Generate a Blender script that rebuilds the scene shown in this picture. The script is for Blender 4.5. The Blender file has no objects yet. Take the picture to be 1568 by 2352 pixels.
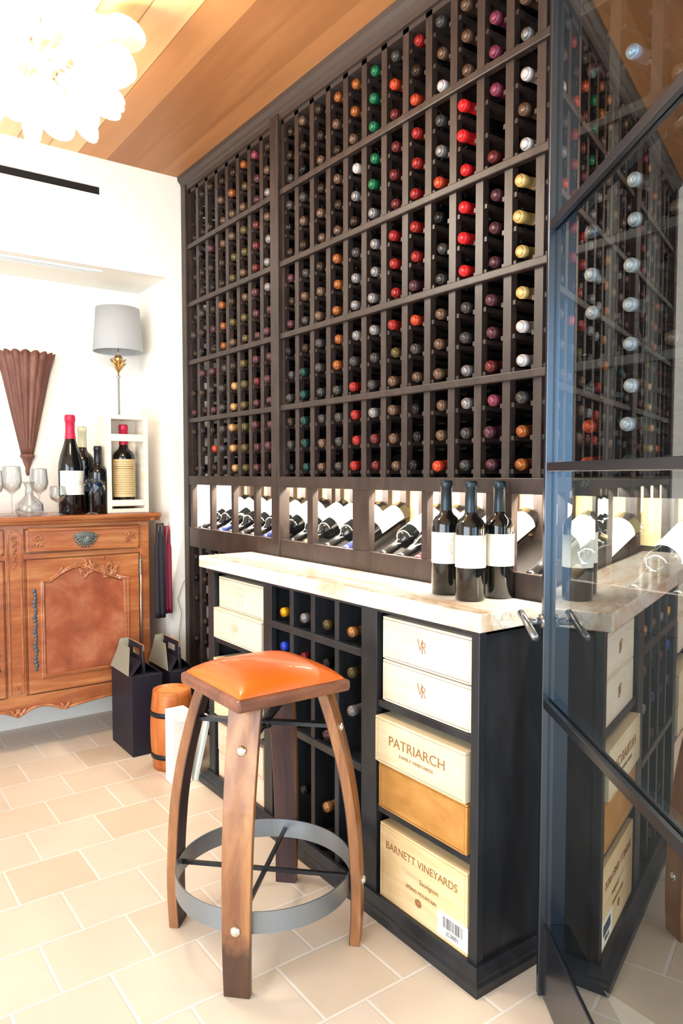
import bpy, bmesh, math, random
from math import sin, cos, pi, radians as R
from mathutils import Vector, Matrix, Euler
random.seed(7)
sc = bpy.context.scene
C = sc.collection

# ---------------------------------------------------------------- camera
cd = bpy.data.cameras.new('camera'); cam = bpy.data.objects.new('camera', cd); C.objects.link(cam)
cd.sensor_fit = 'HORIZONTAL'; cd.sensor_width = 36; cd.lens = 36 * 1680 / 1568
cam.location = (-1.5, 0, 1.235); cam.rotation_euler = (R(87), 0, -R(35.96))
cd.clip_start = .02
sc.camera = cam
# ---------------------------------------------------------------- view
vs = sc.view_settings
vs.view_transform = 'Standard'; vs.look = 'None'; vs.gamma = 1; vs.exposure = 0.4; vs.use_curve_mapping = False
# ---------------------------------------------------------------- daylight outside
w = bpy.data.worlds.new('sky'); sc.world = w; w.use_nodes = True
w.node_tree.nodes['Background'].inputs[0].default_value = (.62, .80, 1, 1)
w.node_tree.nodes['Background'].inputs[1].default_value = 1.2
def area(name, loc, rot, sx, sy, power, col):
    l = bpy.data.lights.new(name, 'AREA'); l.shape = 'RECTANGLE'; l.size = sx; l.size_y = sy
    l.energy = power; l.color = col
    o = bpy.data.objects.new(name, l); C.objects.link(o); o.location = loc; o.rotation_euler = rot
    return o
area('rear_window_daylight', (-1.5, -2.72, 1.45), (R(90), 0, 0), 2.5, 2.0, 80, (.58, .80, 1))
area('added_side_daylight', (-3.72, .4, 1.3), (0, R(-90), 0), 2.3, 3.0, 150, (.86, .94, 1))  # added lamp brightening floor and white wall from the left; window there unseen

# ================================================================ helpers
def lin(c):
    if isinstance(c, str):
        c = [int(c[i:i + 2], 16) / 255 for i in (0, 2, 4)]
    return tuple((x / 12.92 if x <= .04045 else ((x + .055) / 1.055) ** 2.4) for x in c)
MATS = {}
def mat(name, col='808080', rough=.5, metal=0, spec=.5, emit=None, es=0, coat=0, trans=0, ior=1.45, alpha=1, subs=0):
    if name in MATS: return MATS[name]
    m = bpy.data.materials.new(name); m.use_nodes = True
    b = m.node_tree.nodes['Principled BSDF']; I = b.inputs
    I['Base Color'].default_value = (*lin(col), 1); I['Roughness'].default_value = rough
    I['Metallic'].default_value = metal; I['Specular IOR Level'].default_value = spec
    I['Coat Weight'].default_value = coat; I['Transmission Weight'].default_value = trans; I['IOR'].default_value = ior
    I['Alpha'].default_value = alpha
    if emit: I['Emission Color'].default_value = (*lin(emit), 1); I['Emission Strength'].default_value = es
    MATS[name] = m
    return m
def N(m, t, **kw):
    n = m.node_tree.nodes.new(t)
    for k, v in kw.items():
        if k in n.inputs: n.inputs[k].default_value = v
        else: setattr(n, k, v)
    return n
def L(m, a, b): m.node_tree.links.new(a, b)
def bsdf(m): return m.node_tree.nodes['Principled BSDF']
def ramp(m, stops):
    r = N(m, 'ShaderNodeValToRGB'); e = r.color_ramp.elements
    while len(e) < len(stops): e.new(.5)
    for i, (p, c) in enumerate(stops): e[i].position = p; e[i].color = (*lin(c), 1)
    return r
def wood(name, c1, c2, c3, scale=(1, 12, 12), rough=.4, coat=0, nscale=2.0, bump=.15):
    if name in MATS: return MATS[name]
    m = mat(name, c1, rough, coat=coat)
    tc = N(m, 'ShaderNodeTexCoord'); mp = N(m, 'ShaderNodeMapping'); mp.inputs['Scale'].default_value = scale
    nz = N(m, 'ShaderNodeTexNoise', Scale=nscale, Detail=6, Roughness=.6, Distortion=.4)
    L(m, tc.outputs['Object'], mp.inputs[0]); L(m, mp.outputs[0], nz.inputs['Vector'])
    r = ramp(m, [(.3, c1), (.5, c2), (.72, c3)])
    L(m, nz.outputs['Fac'], r.inputs[0]); L(m, r.outputs[0], bsdf(m).inputs['Base Color'])
    bp = N(m, 'ShaderNodeBump', Strength=bump, Distance=.002)
    L(m, nz.outputs['Fac'], bp.inputs['Height']); L(m, bp.outputs[0], bsdf(m).inputs['Normal'])
    return m

class MB:
    """collects shapes and links them as one mesh object"""
    def __init__(s): s.v = []; s.f = []; s.sm = []
    def add(s, vs, fs, smooth=False):
        n = len(s.v); s.v += [tuple(v) for v in vs]; s.f += [tuple(i + n for i in f) for f in fs]; s.sm += [smooth] * len(fs)
        return s
    def box(s, a, b):
        x0, x1 = sorted((a[0], b[0])); y0, y1 = sorted((a[1], b[1])); z0, z1 = sorted((a[2], b[2]))
        return s.add([(x0, y0, z0), (x1, y0, z0), (x1, y1, z0), (x0, y1, z0), (x0, y0, z1), (x1, y0, z1), (x1, y1, z1), (x0, y1, z1)],
                     [(0, 3, 2, 1), (4, 5, 6, 7), (0, 1, 5, 4), (1, 2, 6, 5), (2, 3, 7, 6), (3, 0, 4, 7)])
    def obox(s, p, q, up, w, h):
        """box along p->q, width w across, height h along up"""
        p, q, up = Vector(p), Vector(q), Vector(up); d = (q - p).normalized(); sd = d.cross(up).normalized(); up = sd.cross(d).normalized()
        vs = [e + sd * a * w / 2 + up * b * h / 2 for e in (p, q) for a, b in ((-1, -1), (1, -1), (1, 1), (-1, 1))]
        return s.add(vs, [(0, 1, 2, 3), (7, 6, 5, 4), (0, 4, 5, 1), (1, 5, 6, 2), (2, 6, 7, 3), (3, 7, 4, 0)])
    def lathe(s, prof, M=None, seg=20, a0=0, a1=2 * pi, smooth=True, sx=1, sy=1):
        M = M or Matrix(); vs = []; fs = []; full = abs(a1 - a0 - 2 * pi) < 1e-6; n = seg if full else seg + 1
        for r, z in prof:
            for i in range(n):
                a = a0 + (a1 - a0) * i / seg
                vs.append(M @ Vector((r * cos(a) * sx, r * sin(a) * sy, z)))
        for j in range(len(prof) - 1):
            for i in range(seg):
                k = (i + 1) % n if full else i + 1
                fs.append((j * n + i, j * n + k, (j + 1) * n + k, (j + 1) * n + i))
        return s.add(vs, fs, smooth)
    def tube(s, pts, r, seg=8, flat=None):
        pts = [Vector(p) for p in pts]; rs = r if isinstance(r, (list, tuple)) else [r] * len(pts)
        vs = []; fs = []; prev = None
        for i, p in enumerate(pts):
            d = (pts[min(i + 1, len(pts) - 1)] - pts[max(i - 1, 0)])
            if d.length < 1e-9: d = Vector((0, 0, 1))
            d.normalize()
            u = prev - d * prev.dot(d) if prev is not None else d.orthogonal()
            if u.length < 1e-6: u = d.orthogonal()
            u.normalize(); prev = u; v = d.cross(u)
            for k in range(seg):
                a = 2 * pi * k / seg; vs.append(p + (u * cos(a) + v * sin(a)) * rs[i])
        n = len(pts)
        for i in range(n - 1):
            for k in range(seg):
                k2 = (k + 1) % seg; fs.append((i * seg + k, i * seg + k2, (i + 1) * seg + k2, (i + 1) * seg + k))
        fs.append(tuple(range(seg))[::-1]); fs.append(tuple(range((n - 1) * seg, n * seg)))
        return s.add(vs, fs, True)
    def ball(s, c, r, seg=10, sc_=(1, 1, 1), M=None):
        rings = seg // 2 + 1; prof = [(r * sin(pi * i / rings), -r * cos(pi * i / rings)) for i in range(rings + 1)]
        T = Matrix.Translation(c) @ (M or Matrix()) @ Matrix.Diagonal((*sc_, 1))
        prof[0] = (1e-4, -r); prof[-1] = (1e-4, r)
        return s.lathe(prof, T, seg)
    def prism(s, poly, O, U, V, W, t):
        """2D polygon (u,v) in plane O + u*U + v*V extruded by t along W"""
        O, U, V, W = map(Vector, (O, U, V, W)); n = len(poly)
        a = [O + U * u + V * v for u, v in poly]; b = [p + W * t for p in a]
        return s.add(a + b, [tuple(range(n))[::-1], tuple(range(n, 2 * n))] + [(i, (i + 1) % n, n + (i + 1) % n, n + i) for i in range(n)])
    def sweep(s, path, prof, U, V, smooth=False, closed=False):
        """profile of offsets (a along path normal in the U-V plane, b along W) swept along a 2D path given in world points"""
        pts = [Vector(p) for p in path]; W = Vector(U).cross(Vector(V)); n = len(pts); m = len(prof); vs = []; fs = []
        for i, p in enumerate(pts):
            if closed: d = pts[(i + 1) % n] - pts[i - 1]
            else: d = pts[min(i + 1, n - 1)] - pts[max(i - 1, 0)]
            d.normalize(); nn = d.cross(W)
            if closed or 0 < i < n - 1:
                e = (pts[(i + 1) % n] - p).normalized(); k = 1 / max(.5, abs(e.dot(d)))
            else: k = 1
            for a, b in prof: vs.append(p + nn * a * k + W * b)
        for i in range(n if closed else n - 1):
            i2 = (i + 1) % n
            for j in range(m - 1): fs.append((i * m + j, i * m + j + 1, i2 * m + j + 1, i2 * m + j))
        return s.add(vs, fs, smooth)
    def mesh(s, name, mt, off=(0, 0, 0)):
        me = bpy.data.meshes.new(name); o = Vector(off)
        me.from_pydata([Vector(v) - o for v in s.v], [], s.f)
        for p, q in zip(me.polygons, s.sm): p.use_smooth = q
        bm = bmesh.new(); bm.from_mesh(me); bmesh.ops.recalc_face_normals(bm, faces=bm.faces); bm.to_mesh(me); bm.free()
        if mt: me.materials.append(mt)
        return me
    def build(s, name, mt, parent=None, bevel=0, local=False, solid=0):
        if parent is not None: off = (0, 0, 0) if local else wpos(parent)
        elif local: off = (0, 0, 0)
        else:
            xs, ys, zs = zip(*s.v); off = ((min(xs) + max(xs)) / 2, (min(ys) + max(ys)) / 2, min(zs))
        o = bpy.data.objects.new(name, s.mesh(name, mt, off)); C.objects.link(o)
        if parent is not None: o.parent = parent
        else: o.location = off
        if solid:
            q = o.modifiers.new('solid', 'SOLIDIFY'); q.thickness = solid; q.offset = 0
        if bevel:
            q = o.modifiers.new('bevel', 'BEVEL'); q.width = bevel; q.segments = 2; q.limit_method = 'ANGLE'; q.angle_limit = R(40)
        return o
def wpos(o):
    v = Vector((0, 0, 0))
    while o is not None: v += o.location; o = o.parent
    return v
def tag(o, label, cat, group=None, kind=None):
    if label: o['label'] = label
    if cat: o['category'] = cat
    if group: o['group'] = group
    if kind: o['kind'] = kind
    return o
def thing(name, label, cat, loc=(0, 0, 0), rot=(0, 0, 0), group=None):
    o = bpy.data.objects.new(name, None); o.empty_display_size = .05; C.objects.link(o)
    o.location = loc; o.rotation_euler = rot
    return tag(o, label, cat, group)
def struct(o): o['kind'] = 'structure'; return o
def text(parent, s, size, O, U, V, mt, name='lettering', depth=.0006, sx=1.0, world=True, bold=0):
    cu = bpy.data.curves.new(name, 'FONT'); cu.body = s; cu.size = size; cu.align_x = 'CENTER'; cu.align_y = 'CENTER'; cu.extrude = depth; cu.offset = bold
    t = bpy.data.objects.new(name, cu); C.objects.link(t)
    dg = bpy.context.evaluated_depsgraph_get(); me = bpy.data.meshes.new_from_object(t.evaluated_get(dg))
    bpy.data.objects.remove(t)
    U, V = Vector(U).normalized(), Vector(V).normalized(); W = U.cross(V); off = wpos(parent) if world else Vector()
    for v in me.vertices: v.co = Vector(O) - off + U * v.co.x * sx + V * v.co.y + W * v.co.z
    me.name = name; me.materials.clear(); me.materials.append(mt)
    o = bpy.data.objects.new(name, me); C.objects.link(o); o.parent = parent
    return o
def copy_tree(o, parent=None):
    c = o.copy(); C.objects.link(c); c.parent = parent
    for ch in o.children: copy_tree(ch, c)
    return c

# ================================================================ materials
M_rack = wood('rack_stain', '271e1b', '322723', '3f322d', (3, 3, 1.0), .42, nscale=9, bump=.05)
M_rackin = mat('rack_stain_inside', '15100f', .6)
M_island = wood('island_black_paint', '1f2022', '26272a', '303236', (2, 2, .5), .33, nscale=8, bump=.04)
M_wall = mat('white_plaster', 'f3efe6', .75)
bp = N(M_wall, 'ShaderNodeBump', Strength=.06, Distance=.003); nz = N(M_wall, 'ShaderNodeTexNoise', Scale=60)
L(M_wall, nz.outputs['Fac'], bp.inputs['Height']); L(M_wall, bp.outputs[0], bsdf(M_wall).inputs['Normal'])
M_soffit = mat('recess_ceiling_plaster', 'ded8c8', .8)
M_steel = mat('black_steel', '4c5058', .24, metal=.85, spec=.6)
M_iron = mat('dark_iron', '38393d', .38, metal=.7)
M_zinc = mat('galvanised_hoop', '8f969c', .36, metal=.75)
M_bolt = mat('polished_bolt', 'd8dcdc', .16, metal=1)
M_bglass = mat('bottle_glass_black', '0b0c0c', .07, spec=.6, coat=.3)
M_bgreen = mat('bottle_glass_green', '1c2614', .07, spec=.6)
M_label = mat('paper_label', 'f4f1e4', .6)
M_led = mat('led_strip', 'ffffff', .5, emit='ffe9c4', es=14)
M_litback = mat('display_backing', 'b79e72', .7)
M_ink = mat('brown_print', '9b6b3c', .7)
M_paleink = mat('pale_print', 'cbb996', .7)
M_black = mat('black_slot', '0d0c0d', .8)

# wooden plank ceiling
M_ceil = mat('ceiling_planks', 'c08850', .5)
tc = N(M_ceil, 'ShaderNodeTexCoord'); sp = N(M_ceil, 'ShaderNodeSeparateXYZ'); L(M_ceil, tc.outputs['Object'], sp.inputs[0])
mu = N(M_ceil, 'ShaderNodeMath', operation='MULTIPLY'); mu.inputs[1].default_value = 1 / .125; L(M_ceil, sp.outputs[0], mu.inputs[0])
fl = N(M_ceil, 'ShaderNodeMath', operation='FLOOR'); L(M_ceil, mu.outputs[0], fl.inputs[0])
wn = N(M_ceil, 'ShaderNodeTexWhiteNoise', noise_dimensions='1D'); L(M_ceil, fl.outputs[0], wn.inputs['W'])
mp = N(M_ceil, 'ShaderNodeMapping'); mp.inputs['Scale'].default_value = (9, .7, 1); L(M_ceil, tc.outputs['Object'], mp.inputs[0])
nz = N(M_ceil, 'ShaderNodeTexNoise', Scale=2.2, Detail=5, Distortion=.5); L(M_ceil, mp.outputs[0], nz.inputs['Vector'])
ad = N(M_ceil, 'ShaderNodeMath', operation='MULTIPLY_ADD'); ad.inputs[1].default_value = .85; L(M_ceil, wn.outputs[0], ad.inputs[0])
m2 = N(M_ceil, 'ShaderNodeMath', operation='MULTIPLY'); m2.inputs[1].default_value = .25; L(M_ceil, nz.outputs['Fac'], m2.inputs[0]); L(M_ceil, m2.outputs[0], ad.inputs[2])
rp = ramp(M_ceil, [(.15, '9c6840'), (.42, 'c48c5a'), (.6, 'e6bd8e'), (.85, 'f6debe')]); L(M_ceil, ad.outputs[0], rp.inputs[0])
fr = N(M_ceil, 'ShaderNodeMath', operation='FRACT'); L(M_ceil, mu.outputs[0], fr.inputs[0])
gt = N(M_ceil, 'ShaderNodeMath', operation='GREATER_THAN'); gt.inputs[1].default_value = .03; L(M_ceil, fr.outputs[0], gt.inputs[0])
mx = N(M_ceil, 'ShaderNodeMix', data_type='RGBA'); mx.inputs[6].default_value = (*lin('9a6a42'), 1)
L(M_ceil, gt.outputs[0], mx.inputs[0]); L(M_ceil, rp.outputs[0], mx.inputs[7]); L(M_ceil, mx.outputs[2], bsdf(M_ceil).inputs['Base Color'])

# stone tile floor
M_floor = mat('stone_tiles', 'd9bd98', .36)
tc = N(M_floor, 'ShaderNodeTexCoord'); mp = N(M_floor, 'ShaderNodeMapping'); L(M_floor, tc.outputs['Object'], mp.inputs[0])
mp.inputs['Location'].default_value = (.022, .005, 0)
bk = N(M_floor, 'ShaderNodeTexBrick'); L(M_floor, mp.outputs[0], bk.inputs['Vector'])
for k, v in {'Scale': 1, 'Mortar Size': .0048, 'Mortar Smooth': .35, 'Brick Width': .229, 'Row Height': .219, 'Bias': 0}.items(): bk.inputs[k].default_value = v
bk.inputs['Color1'].default_value = (*lin('d6c3ac'), 1); bk.inputs['Color2'].default_value = (*lin('dfd1c0'), 1); bk.inputs['Mortar'].default_value = (*lin('e6dfd6'), 1)
nz = N(M_floor, 'ShaderNodeTexNoise', Scale=5, Detail=5); L(M_floor, tc.outputs['Object'], nz.inputs['Vector'])
mr = N(M_floor, 'ShaderNodeMapRange'); mr.inputs[3].default_value = .88; mr.inputs[4].default_value = 1.1; L(M_floor, nz.outputs['Fac'], mr.inputs[0])
mx = N(M_floor, 'ShaderNodeMix', data_type='RGBA', blend_type='MULTIPLY'); mx.inputs[0].default_value = 1
L(M_floor, bk.outputs['Color'], mx.inputs[6]); L(M_floor, mr.outputs[0], mx.inputs[7]); L(M_floor, mx.outputs[2], bsdf(M_floor).inputs['Base Color'])
bp = N(M_floor, 'ShaderNodeBump', Strength=.35, Distance=.003, invert=True); L(M_floor, bk.outputs['Fac'], bp.inputs['Height']); L(M_floor, bp.outputs[0], bsdf(M_floor).inputs['Normal'])

# marble
M_marble = mat('marble', 'ece3d6', .16, coat=.3)
tc = N(M_marble, 'ShaderNodeTexCoord'); mp = N(M_marble, 'ShaderNodeMapping'); mp.inputs['Rotation'].default_value = (0, 0, R(12)); mp.inputs['Scale'].default_value = (5, 1.5, 5)
L(M_marble, tc.outputs['Object'], mp.inputs[0])
nz = N(M_marble, 'ShaderNodeTexNoise', Scale=1.6, Detail=8, Roughness=.6, Distortion=.9); L(M_marble, mp.outputs[0], nz.inputs['Vector'])
rp = ramp(M_marble, [(.30, 'c9a07a'), (.42, 'e2cbb2'), (.52, 'efe6da'), (.75, 'f0ebe4')]); L(M_marble, nz.outputs['Fac'], rp.inputs[0])
nz2 = N(M_marble, 'ShaderNodeTexNoise', Scale=2.6, Detail=9, Distortion=2.2); L(M_marble, mp.outputs[0], nz2.inputs['Vector'])
rp2 = ramp(M_marble, [(.485, 'ffffff'), (.5, '8d8580'), (.515, 'ffffff')]); L(M_marble, nz2.outputs['Fac'], rp2.inputs[0])
mx = N(M_marble, 'ShaderNodeMix', data_type='RGBA', blend_type='MULTIPLY'); mx.inputs[0].default_value = .55
L(M_marble, rp.outputs[0], mx.inputs[6]); L(M_marble, rp2.outputs[0], mx.inputs[7]); L(M_marble, mx.outputs[2], bsdf(M_marble).inputs['Base Color'])

# coated door glass: mirror share grows at grazing angles, rest passes straight through
M_pane = bpy.data.materials.new('door_glass'); M_pane.use_nodes = True
nt = M_pane.node_tree; nt.nodes.clear()
out = N(M_pane, 'ShaderNodeOutputMaterial'); ms = N(M_pane, 'ShaderNodeMixShader'); tr = N(M_pane, 'ShaderNodeBsdfTransparent'); gl = N(M_pane, 'ShaderNodeBsdfGlossy')
tr.inputs[0].default_value = (.80, .88, .90, 1); gl.inputs['Roughness'].default_value = .0; gl.inputs[0].default_value = (.90, .95, .97, 1)
fz = N(M_pane, 'ShaderNodeFresnel'); fz.inputs[0].default_value = 2.9
ge = N(M_pane, 'ShaderNodeNewGeometry'); sb = N(M_pane, 'ShaderNodeMath', operation='SUBTRACT'); sb.inputs[0].default_value = 1; L(M_pane, ge.outputs['Backfacing'], sb.inputs[1])
mm = N(M_pane, 'ShaderNodeMath', operation='MULTIPLY'); L(M_pane, fz.outputs[0], mm.inputs[0]); L(M_pane, sb.outputs[0], mm.inputs[1])
L(M_pane, mm.outputs[0], ms.inputs[0]); L(M_pane, tr.outputs[0], ms.inputs[1]); L(M_pane, gl.outputs[0], ms.inputs[2]); L(M_pane, ms.outputs[0], out.inputs[0])
def clear_glass(name, tint, ior=1.5, rough=.02):
    m = bpy.data.materials.new(name); m.use_nodes = True; m.node_tree.nodes.clear()
    out = N(m, 'ShaderNodeOutputMaterial'); ms = N(m, 'ShaderNodeMixShader'); tr = N(m, 'ShaderNodeBsdfTransparent'); gl = N(m, 'ShaderNodeBsdfGlossy')
    tr.inputs[0].default_value = (*tint, 1); gl.inputs['Roughness'].default_value = rough
    lw = N(m, 'ShaderNodeLayerWeight'); lw.inputs[0].default_value = .35
    L(m, lw.outputs['Facing'], ms.inputs[0]); L(m, tr.outputs[0], ms.inputs[1]); L(m, gl.outputs[0], ms.inputs[2]); L(m, ms.outputs[0], out.inputs[0])
    return m
M_clear = clear_glass('clear_glass', (.93, .95, .96))
M_blueglass = clear_glass('blue_glass', (.12, .42, .75))

# ================================================================ the room
CEIL = 2.65; WY = 3.36; NB = 3.75; RX = .34
struct(MB().box((-3.7, -2.7, -.08), (RX + .1, 3.95, 0)).build('floor', M_floor, local=True))
struct(MB().box((-3.7, -2.7, CEIL), (RX + .1, 3.95, CEIL + .08)).build('ceiling', M_ceil, local=True))
b = MB()                                   # far wall with a deep recess for the buffet
b.box((-.09, WY, 0), (RX, 3.95, CEIL)); b.box((-1.52, NB, 0), (-.09, 3.95, 2.17)); b.box((-3.6, WY, 0), (-1.52, 3.95, CEIL))
VX0, VX1, VZ0, VZ1 = -1.25, -.408, 2.487, 2.522
b.box((-1.52, WY, 2.17), (-.09, 3.95, VZ0)); b.box((-1.52, WY, VZ1), (-.09, 3.95, CEIL))
b.box((-1.52, WY, VZ0), (VX0, 3.95, VZ1)); b.box((VX1, WY, VZ0), (-.09, 3.95, VZ1)); b.box((VX0, WY + .12, VZ0), (VX1, 3.95, VZ1))
struct(b.build('wall_back', M_wall, local=True))
struct(MB().box((RX, -2.6, 0), (RX + .1, WY, CEIL)).build('wall_right', M_wall, local=True))
b = MB(); WZ0, WZ1 = .15, 2.35
b.box((-3.7, -2.6, 0), (-3.6, -1.2, CEIL)); b.box((-3.7, 2.0, 0), (-3.6, WY, CEIL)); b.box((-3.7, -1.2, 0), (-3.6, 2.0, WZ0)); b.box((-3.7, -1.2, WZ1), (-3.6, 2.0, CEIL))
struct(b.build('wall_left', M_wall, local=True))
b = MB()
b.box((-3.7, -2.7, 0), (-2.8, -2.6, CEIL)); b.box((-.2, -2.7, 0), (RX + .1, -2.6, CEIL)); b.box((-2.8, -2.7, 0), (-.2, -2.6, .42)); b.box((-2.8, -2.7, 2.45), (-.2, -2.6, CEIL))
struct(b.build('wall_front', M_wall, local=True))
for n, (a, c, ax) in enumerate((((-3.66, -1.2, WZ0), (-3.62, 2.0, WZ1), 1), ((-2.8, -2.66, .42), (-.2, -2.62, 2.45), 0))):  # first window, in the left wall, is unseen and added for its daylight
    wdw = thing('window_%d' % (n + 1), None, None, a); struct(wdw)
    f = MB(); A, B = Vector(a), Vector(c); t = .05
    f.box(A, (B.x, B.y, A.z + t)); f.box((A.x, A.y, B.z - t), B)
    for k in range(4):
        p = A[ax] + (B[ax] - A[ax] - t) * k / 3
        lo = [A.x, A.y, A.z]; hi = [B.x, B.y, B.z]; lo[ax] = p; hi[ax] = p + t; f.box(lo, hi)
    f.build('window_frame', M_steel, wdw)

vent = thing('air_vent', 'long black slot air vent in the white soffit above the recess', 'air vent', (VX0, WY, VZ0))
MB().box((VX0, WY + .006, VZ0), (VX1, WY + .118, VZ1)).build('vent_duct', M_black, vent)
MB().box((VX1 - .0, WY - .002, VZ0 - .004), (VX1 + .012, WY + .01, VZ1 + .004)).box((VX0, WY - .002, VZ0 - .005), (VX1, WY + .004, VZ0)).build('vent_rim', M_wall, vent)

# ================================================================ wine rack
B0 = 1.222; P = .1028
RB = [B0 + P * k for k in range(12, -9, -1)]            # right bay boundaries from the post towards the camera
LB = [3.316 - .1 * k for k in range(9)]                 # left bay boundaries from the white wall to the post
SH = [1.223, 1.490, 1.766, 2.040, 2.312, 2.575]         # shelf heights
def rowz(r):                                            # axis height at the bottle body, r = 0..14
    s, i = divmod(r, 3); return SH[s] + .052 + .0875 * i
def ladder(parent, y, zs, z0, z1, x0=0.0, half=(1, 1)):
    b = MB(); hw = .0135
    b.box((x0, y - hw, z0), (x0 + .022, y + hw, z1)); b.box((x0 + .26, y - hw, z0), (x0 + .28, y + hw, z1))
    for z in zs:
        b.box((x0 + .004, y - .024 * half[0], z - .040), (x0 + .275, y + .024 * half[1], z - .028))
    return b.build('upright', M_rack, parent)
rackL = thing('wine_rack', 'dark stained left bay of the bottle rack beside the white wall', 'wine rack', (0, 2.486, 0))
rackR = thing('wine_rack', 'dark stained right bay of the bottle rack behind the marble counter', 'wine rack', (0, 1.2, 0))
zs = [rowz(r) for r in range(15)]
for rk, bs in ((rackL, LB), (rackR, RB)):
    for i, y in enumerate(bs):
        if i == 0 and rk is rackL: y -= .014
        if i == 8 and rk is rackL: y += .0
        ladder(rk, y, zs, SH[0], SH[5] + .03, half=(0 if (rk is rackL and i == 8) else 1, 0 if i == 0 else 1))
    ya, yb = min(bs) - .01, max(bs) + (.032 if rk is rackR else .03)
    for k, z in enumerate(SH[1:5]):
        MB().box((-.012, ya, z - .011), (.012, yb, z + .011)).build('shelf', M_rack, rk, bevel=.003)
    MB().box((-.016, ya, 1.182), (.02, yb, 1.224)).build('light_rail', M_rack, rk, bevel=.002)
    MB().box((.02, ya, 1.213), (.3, yb, 1.224)).build('display_ceiling', M_rackin, rk)
    MB().box((.30, ya, 1.224), (.312, yb, SH[5] + .03)).build('back_panel', M_rackin, rk)
    MB().box((-.016, ya, .883), (.006, yb, .978)).build('display_rail', M_rack, rk, bevel=.003)
    MB().prism([(.006, .915), (.284, 1.045), (.284, 1.03), (.006, .90)], (0, ya, 0), (1, 0, 0), (0, 0, 1), (0, 1, 0), yb - ya).build('display_shelf', M_rackin, rk)
    MB().box((.285, ya, .96), (.30, yb, 1.213)).build('display_backing', M_litback, rk)
MB().box((-.02, 2.456, 0), (.03, 2.516, SH[5] + .03)).build('post', M_rack, rackR, bevel=.003)
MB().box((-.02, 3.306, 0), (.02, 3.355, SH[5] + .03)).build('post', M_rack, rackL, bevel=.003)
# dividers of the lit display row, in front and slats behind
for rk, ys in ((rackL, ((3.285, .03), (3.073, .022), (2.860, .022), (2.661, .022))), (rackR, ((2.249, .036), (1.942, .09), (1.628, .026), (1.336, .09), (1.022, .03), (.725, .09), (.43, .03)))):
    for y, wd in ys:
        MB().box((-.012, y - wd / 2, .975), (.012, y + wd / 2, 1.185)).build('divider', M_rack, rk)
    bs = LB if rk is rackL else RB
    for i in range(len(bs)):
        MB().box((.262, bs[i] - .017, .97), (.28, bs[i] + .017, 1.212)).build('rear_slat', M_rack, rk)
for rk, ya, yb in ((rackL, 2.52, 3.30), (rackR, .42, 2.45)):
    MB().box((.03, ya, 1.203), (.045, yb, 1.212)).build('light_strip', M_led, rk)
    area('display_shelf_light', (.038, (ya + yb) / 2, 1.20), (0, R(-22), 0), .02, yb - ya, 15 * (yb - ya), (1, .90, .76))
    area('display_back_light', (.20, (ya + yb) / 2, 1.205), (0, R(-40), 0), .02, yb - ya, 1.0 * (yb - ya), (1, .84, .62))
# lower part left of the island, and the closed base towards the door
for i in range(0, 8):
    ladder(rackL, LB[i] - (.014 if i == 0 else 0), [.84 - .1 * k for k in range(8)], 0, .885, half=(1, 0 if i == 0 else 1))
MB().box((.30, 2.5, 0), (.312, 3.35, .96)).build('base_back_panel', M_rackin, rackL)
MB().box((-.012, 2.5, 0), (.02, 3.33, .09)).build('base_rail', M_rack, rackL)
MB().box((.0, .37, 0), (.30, 1.185, .883)).build('base_cabinet', M_rack, rackR)
# cornice under the ceiling
prof = [(0, 2.58), (-.012, 2.58), (-.012, 2.60), (-.02, 2.607), (-.022, 2.618), (-.034, 2.63), (-.037, 2.649), (0, 2.649)]
b = MB().prism(prof, (0, -1.6, 0), (1, 0, 0), (0, 0, 1), (0, 1, 0), 4.955)
b.box((0, -1.6, 2.565), (.3, 3.355, 2.605))
tag(b.build('cornice', mat('cornice_stain', '3c322e', .45)), 'dark brown stepped cornice along the top of the bottle rack under the ceiling', 'cornice')

# ---------------------------------------------------------------- bottles
def bottle_prof(h=.30, r=.0375, kind=0):
    if kind == 0:    # high shouldered
        p = [(.001, .004), (r * .6, .002), (r - .003, 0), (r, .004), (r, h * .60), (r * .97, h * .635), (r * .80, h * .675), (r * .52, h * .705), (r * .41, h * .735), (r * .38, h * .80), (r * .37, h * .93), (r * .41, h * .935), (r * .41, h * .985), (r * .36, h), (.001, h)]
    else:            # sloping shoulders
        p = [(.001, .004), (r * .6, .002), (r - .003, 0), (r, .004), (r, h * .45), (r * .96, h * .51), (r * .80, h * .60), (r * .56, h * .69), (r * .42, h * .76), (r * .36, h * .84), (r * .36, h * .93), (r * .41, h * .935), (r * .41, h * .985), (r * .36, h), (.001, h)]
    return p
def sleeve(prof, z0, z1, e):
    pr = [(r, z) for r, z in prof if z > z0 and z < z1]
    def at(z):
        for (ra, za), (rb, zb) in zip(prof, prof[1:]):
            if za <= z <= zb and zb > za: return ra + (rb - ra) * (z - za) / (zb - za)
        return prof[-1][0]
    return [(at(z0) + e, z0)] + [(r + e, z) for r, z in pr] + ([(at(z1) + e, z1)] if z1 < prof[-1][1] else [(prof[-2][0] + e, prof[-1][1] + e), (.001, prof[-1][1] + e)])
CAPC = {  # capsule colours
 'red': '962422', 'bright red': 'e2262a', 'pink': '80384c', 'mauve': '57343c', 'dull red': '6a2a2a', 'orange': '9c5a2e', 'gold': 'e2c078', 'cream gold': 'c09560', 'yellow': 'eaa51e',
 'green': '23704a', 'teal': '1f3f3b', 'grey': '474341', 'silver': '8a8585', 'white': 'cfc6c4', 'tan': '6a5242', 'brown': '36291f', 'black': '161516', 'blue': '2b46c8', 'dark blue': '30386e', 'olive': '5e5230',
 'pale blue': '9cc8e4', 'orange red': 'cf4a2e', 'copper': 'b07848', 'burgundy': '6e1a26'}
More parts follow.
